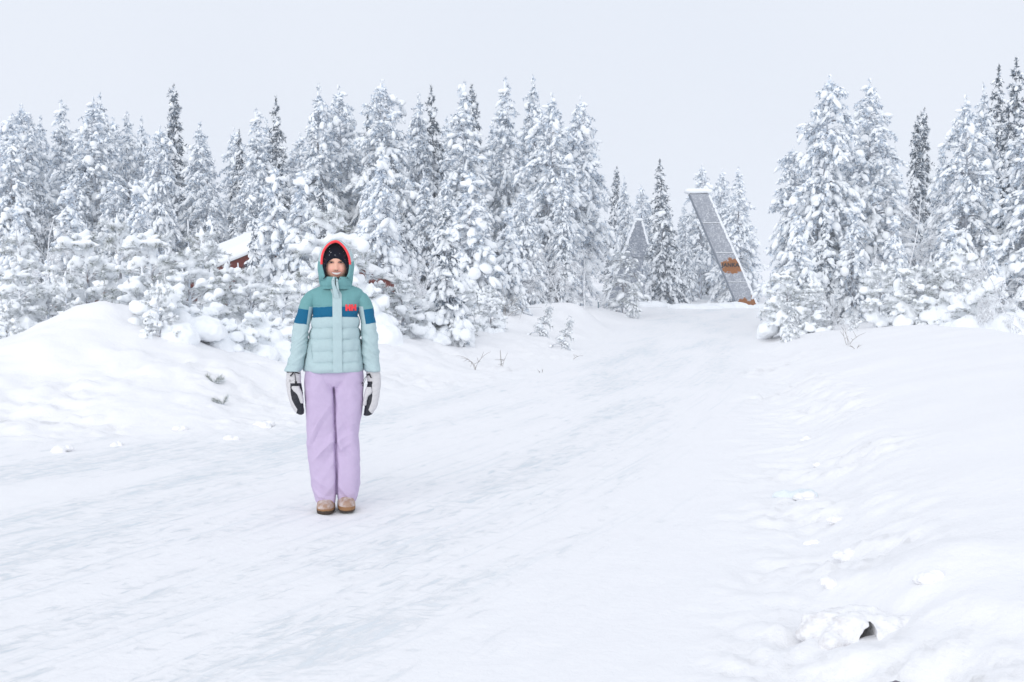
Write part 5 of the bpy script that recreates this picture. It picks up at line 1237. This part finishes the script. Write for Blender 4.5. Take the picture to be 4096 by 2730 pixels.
# needle sprigs and twigs poking out of the banks
def sprig(px, py, r, label, seed, spread=1.0):
    p = on_ground(px, py); rng = np.random.RandomState(seed); P, Rr, C, Dd = [], [], [], []
    for k in range(4):
        a = rng.uniform(0, 6.28); d = nrm(np.array([math.cos(a)*spread, math.sin(a)*spread*.5, rng.uniform(.2, 1.0)])); pts = np.array([d*r*t_ for t_ in (-.3, .2, .6, 1.0)]); P.append(pts); Rr.append(np.array([.006, .005, .004, .003]))
        for t_ in np.linspace(.1, 1.05, 14): C.append(d*r*t_); Dd.append(d)
    C, Dd = np.repeat(np.array(C), 8, 0), np.repeat(np.array(Dd), 8, 0); dr = nrm(Dd*.8+rng.normal(0, .5, C.shape)); ln = rng.uniform(.04, .08, len(C)); sd = nrm(np.cross(dr, rng.normal(size=C.shape)))*.003
    nv = np.stack([C-sd, C+sd, C+dr*ln[:, None]], 1).reshape(-1, 3); e = empty('pine_sprig', p); tag(e, label, 'pine sprig', 'pine sprigs poking out of the left bank')
    v, f = tubes(P, Rr, 5); link('twig', mesh_np('twig', v, quads=f), M_BARK, e); link('needles', mesh_np('needles', nv, tris=np.arange(len(nv)).reshape(-1, 3), smooth=False), M_GREEN, e)
M_GREEN = M_FOLN
sprig(213.5, 384, .10, 'upper pine sprig sticking out of the left snow bank', 1); sprig(223, 406, .09, 'lower dark green pine sprig sticking out of the left snow bank', 2)
def twig(px, py, h, label, seed, bend=.5, n=3):
    p = on_ground(px, py); rng = np.random.RandomState(seed); P, Rr = [], []
    for k in range(n):
        d = np.array([rng.normal(0, .3), rng.normal(0, .2), 1.0]); q = np.array([0, 0, -.05]); pts = [q]; b = bend*rng.uniform(-1.2, 1.2)
        for i in range(7): d = nrm(d+np.array([b*.28, 0, -.10*abs(b)])); q = q+d*h*rng.uniform(.7, 1.1)/6; pts.append(q)
        P.append(np.array(pts)); Rr.append(np.linspace(.005, .002, 8))
        for m in range(2): s = pts[3+m]; P.append(np.array([s, s+nrm(rng.normal(0, 1, 3)+[0, 0, .6])*h*.3])); Rr.append(np.array([.004, .002]))
    v, f = tubes(P, Rr, 5); e = link('bare_twig', mesh_np('bare_twig', v, quads=f), M_TWIG); e.location = p; tag(e, label, 'twig', 'bare twigs in the snow banks')
M_TWIG = plain('twig_brown', (0.30, 0.28, 0.26, 1), .8, .2, 40, .3, .002, .3)
twig(475, 371, .42, 'bowed bare twig on the bank right of the person', 1, .9); twig(502, 369, .35, 'small upright twig right of the bowed twig', 2, .3)
twig(541, 373, .12, 'short twig right on the bank before the gap', 3, .8, 2); twig(572, 360, .25, 'tiny curved twig on the bank left of the road', 4, .9, 1)
twig(848, 345, .35, 'thin twig bent over the right bank', 5, .6); twig(856, 349, .15, 'short twig lying below the bent one on the right bank', 6, .9, 2)
twig(505, 318, .9, 'arching dry grass twigs on the middle drift', 7, .8, 6)

# ------------------------------------------------------------------ frosty air
hz = boxo('haze', (-230, -40, -2.5), (230, 275, 14.5), None, None); hz['kind'] = 'stuff'; hz.data.materials.clear()
hm = bpy.data.materials.new('haze'); hm.use_nodes = True; hm.node_tree.nodes.clear()
ho = hm.node_tree.nodes.new('ShaderNodeOutputMaterial'); pv = hm.node_tree.nodes.new('ShaderNodeVolumePrincipled')
pv.inputs['Color'].default_value = (0.95, 0.97, 1.0, 1); pv.inputs['Density'].default_value = 0.0016
hm.node_tree.links.new(pv.outputs[0], ho.inputs['Volume']); hz.data.materials.append(hm)
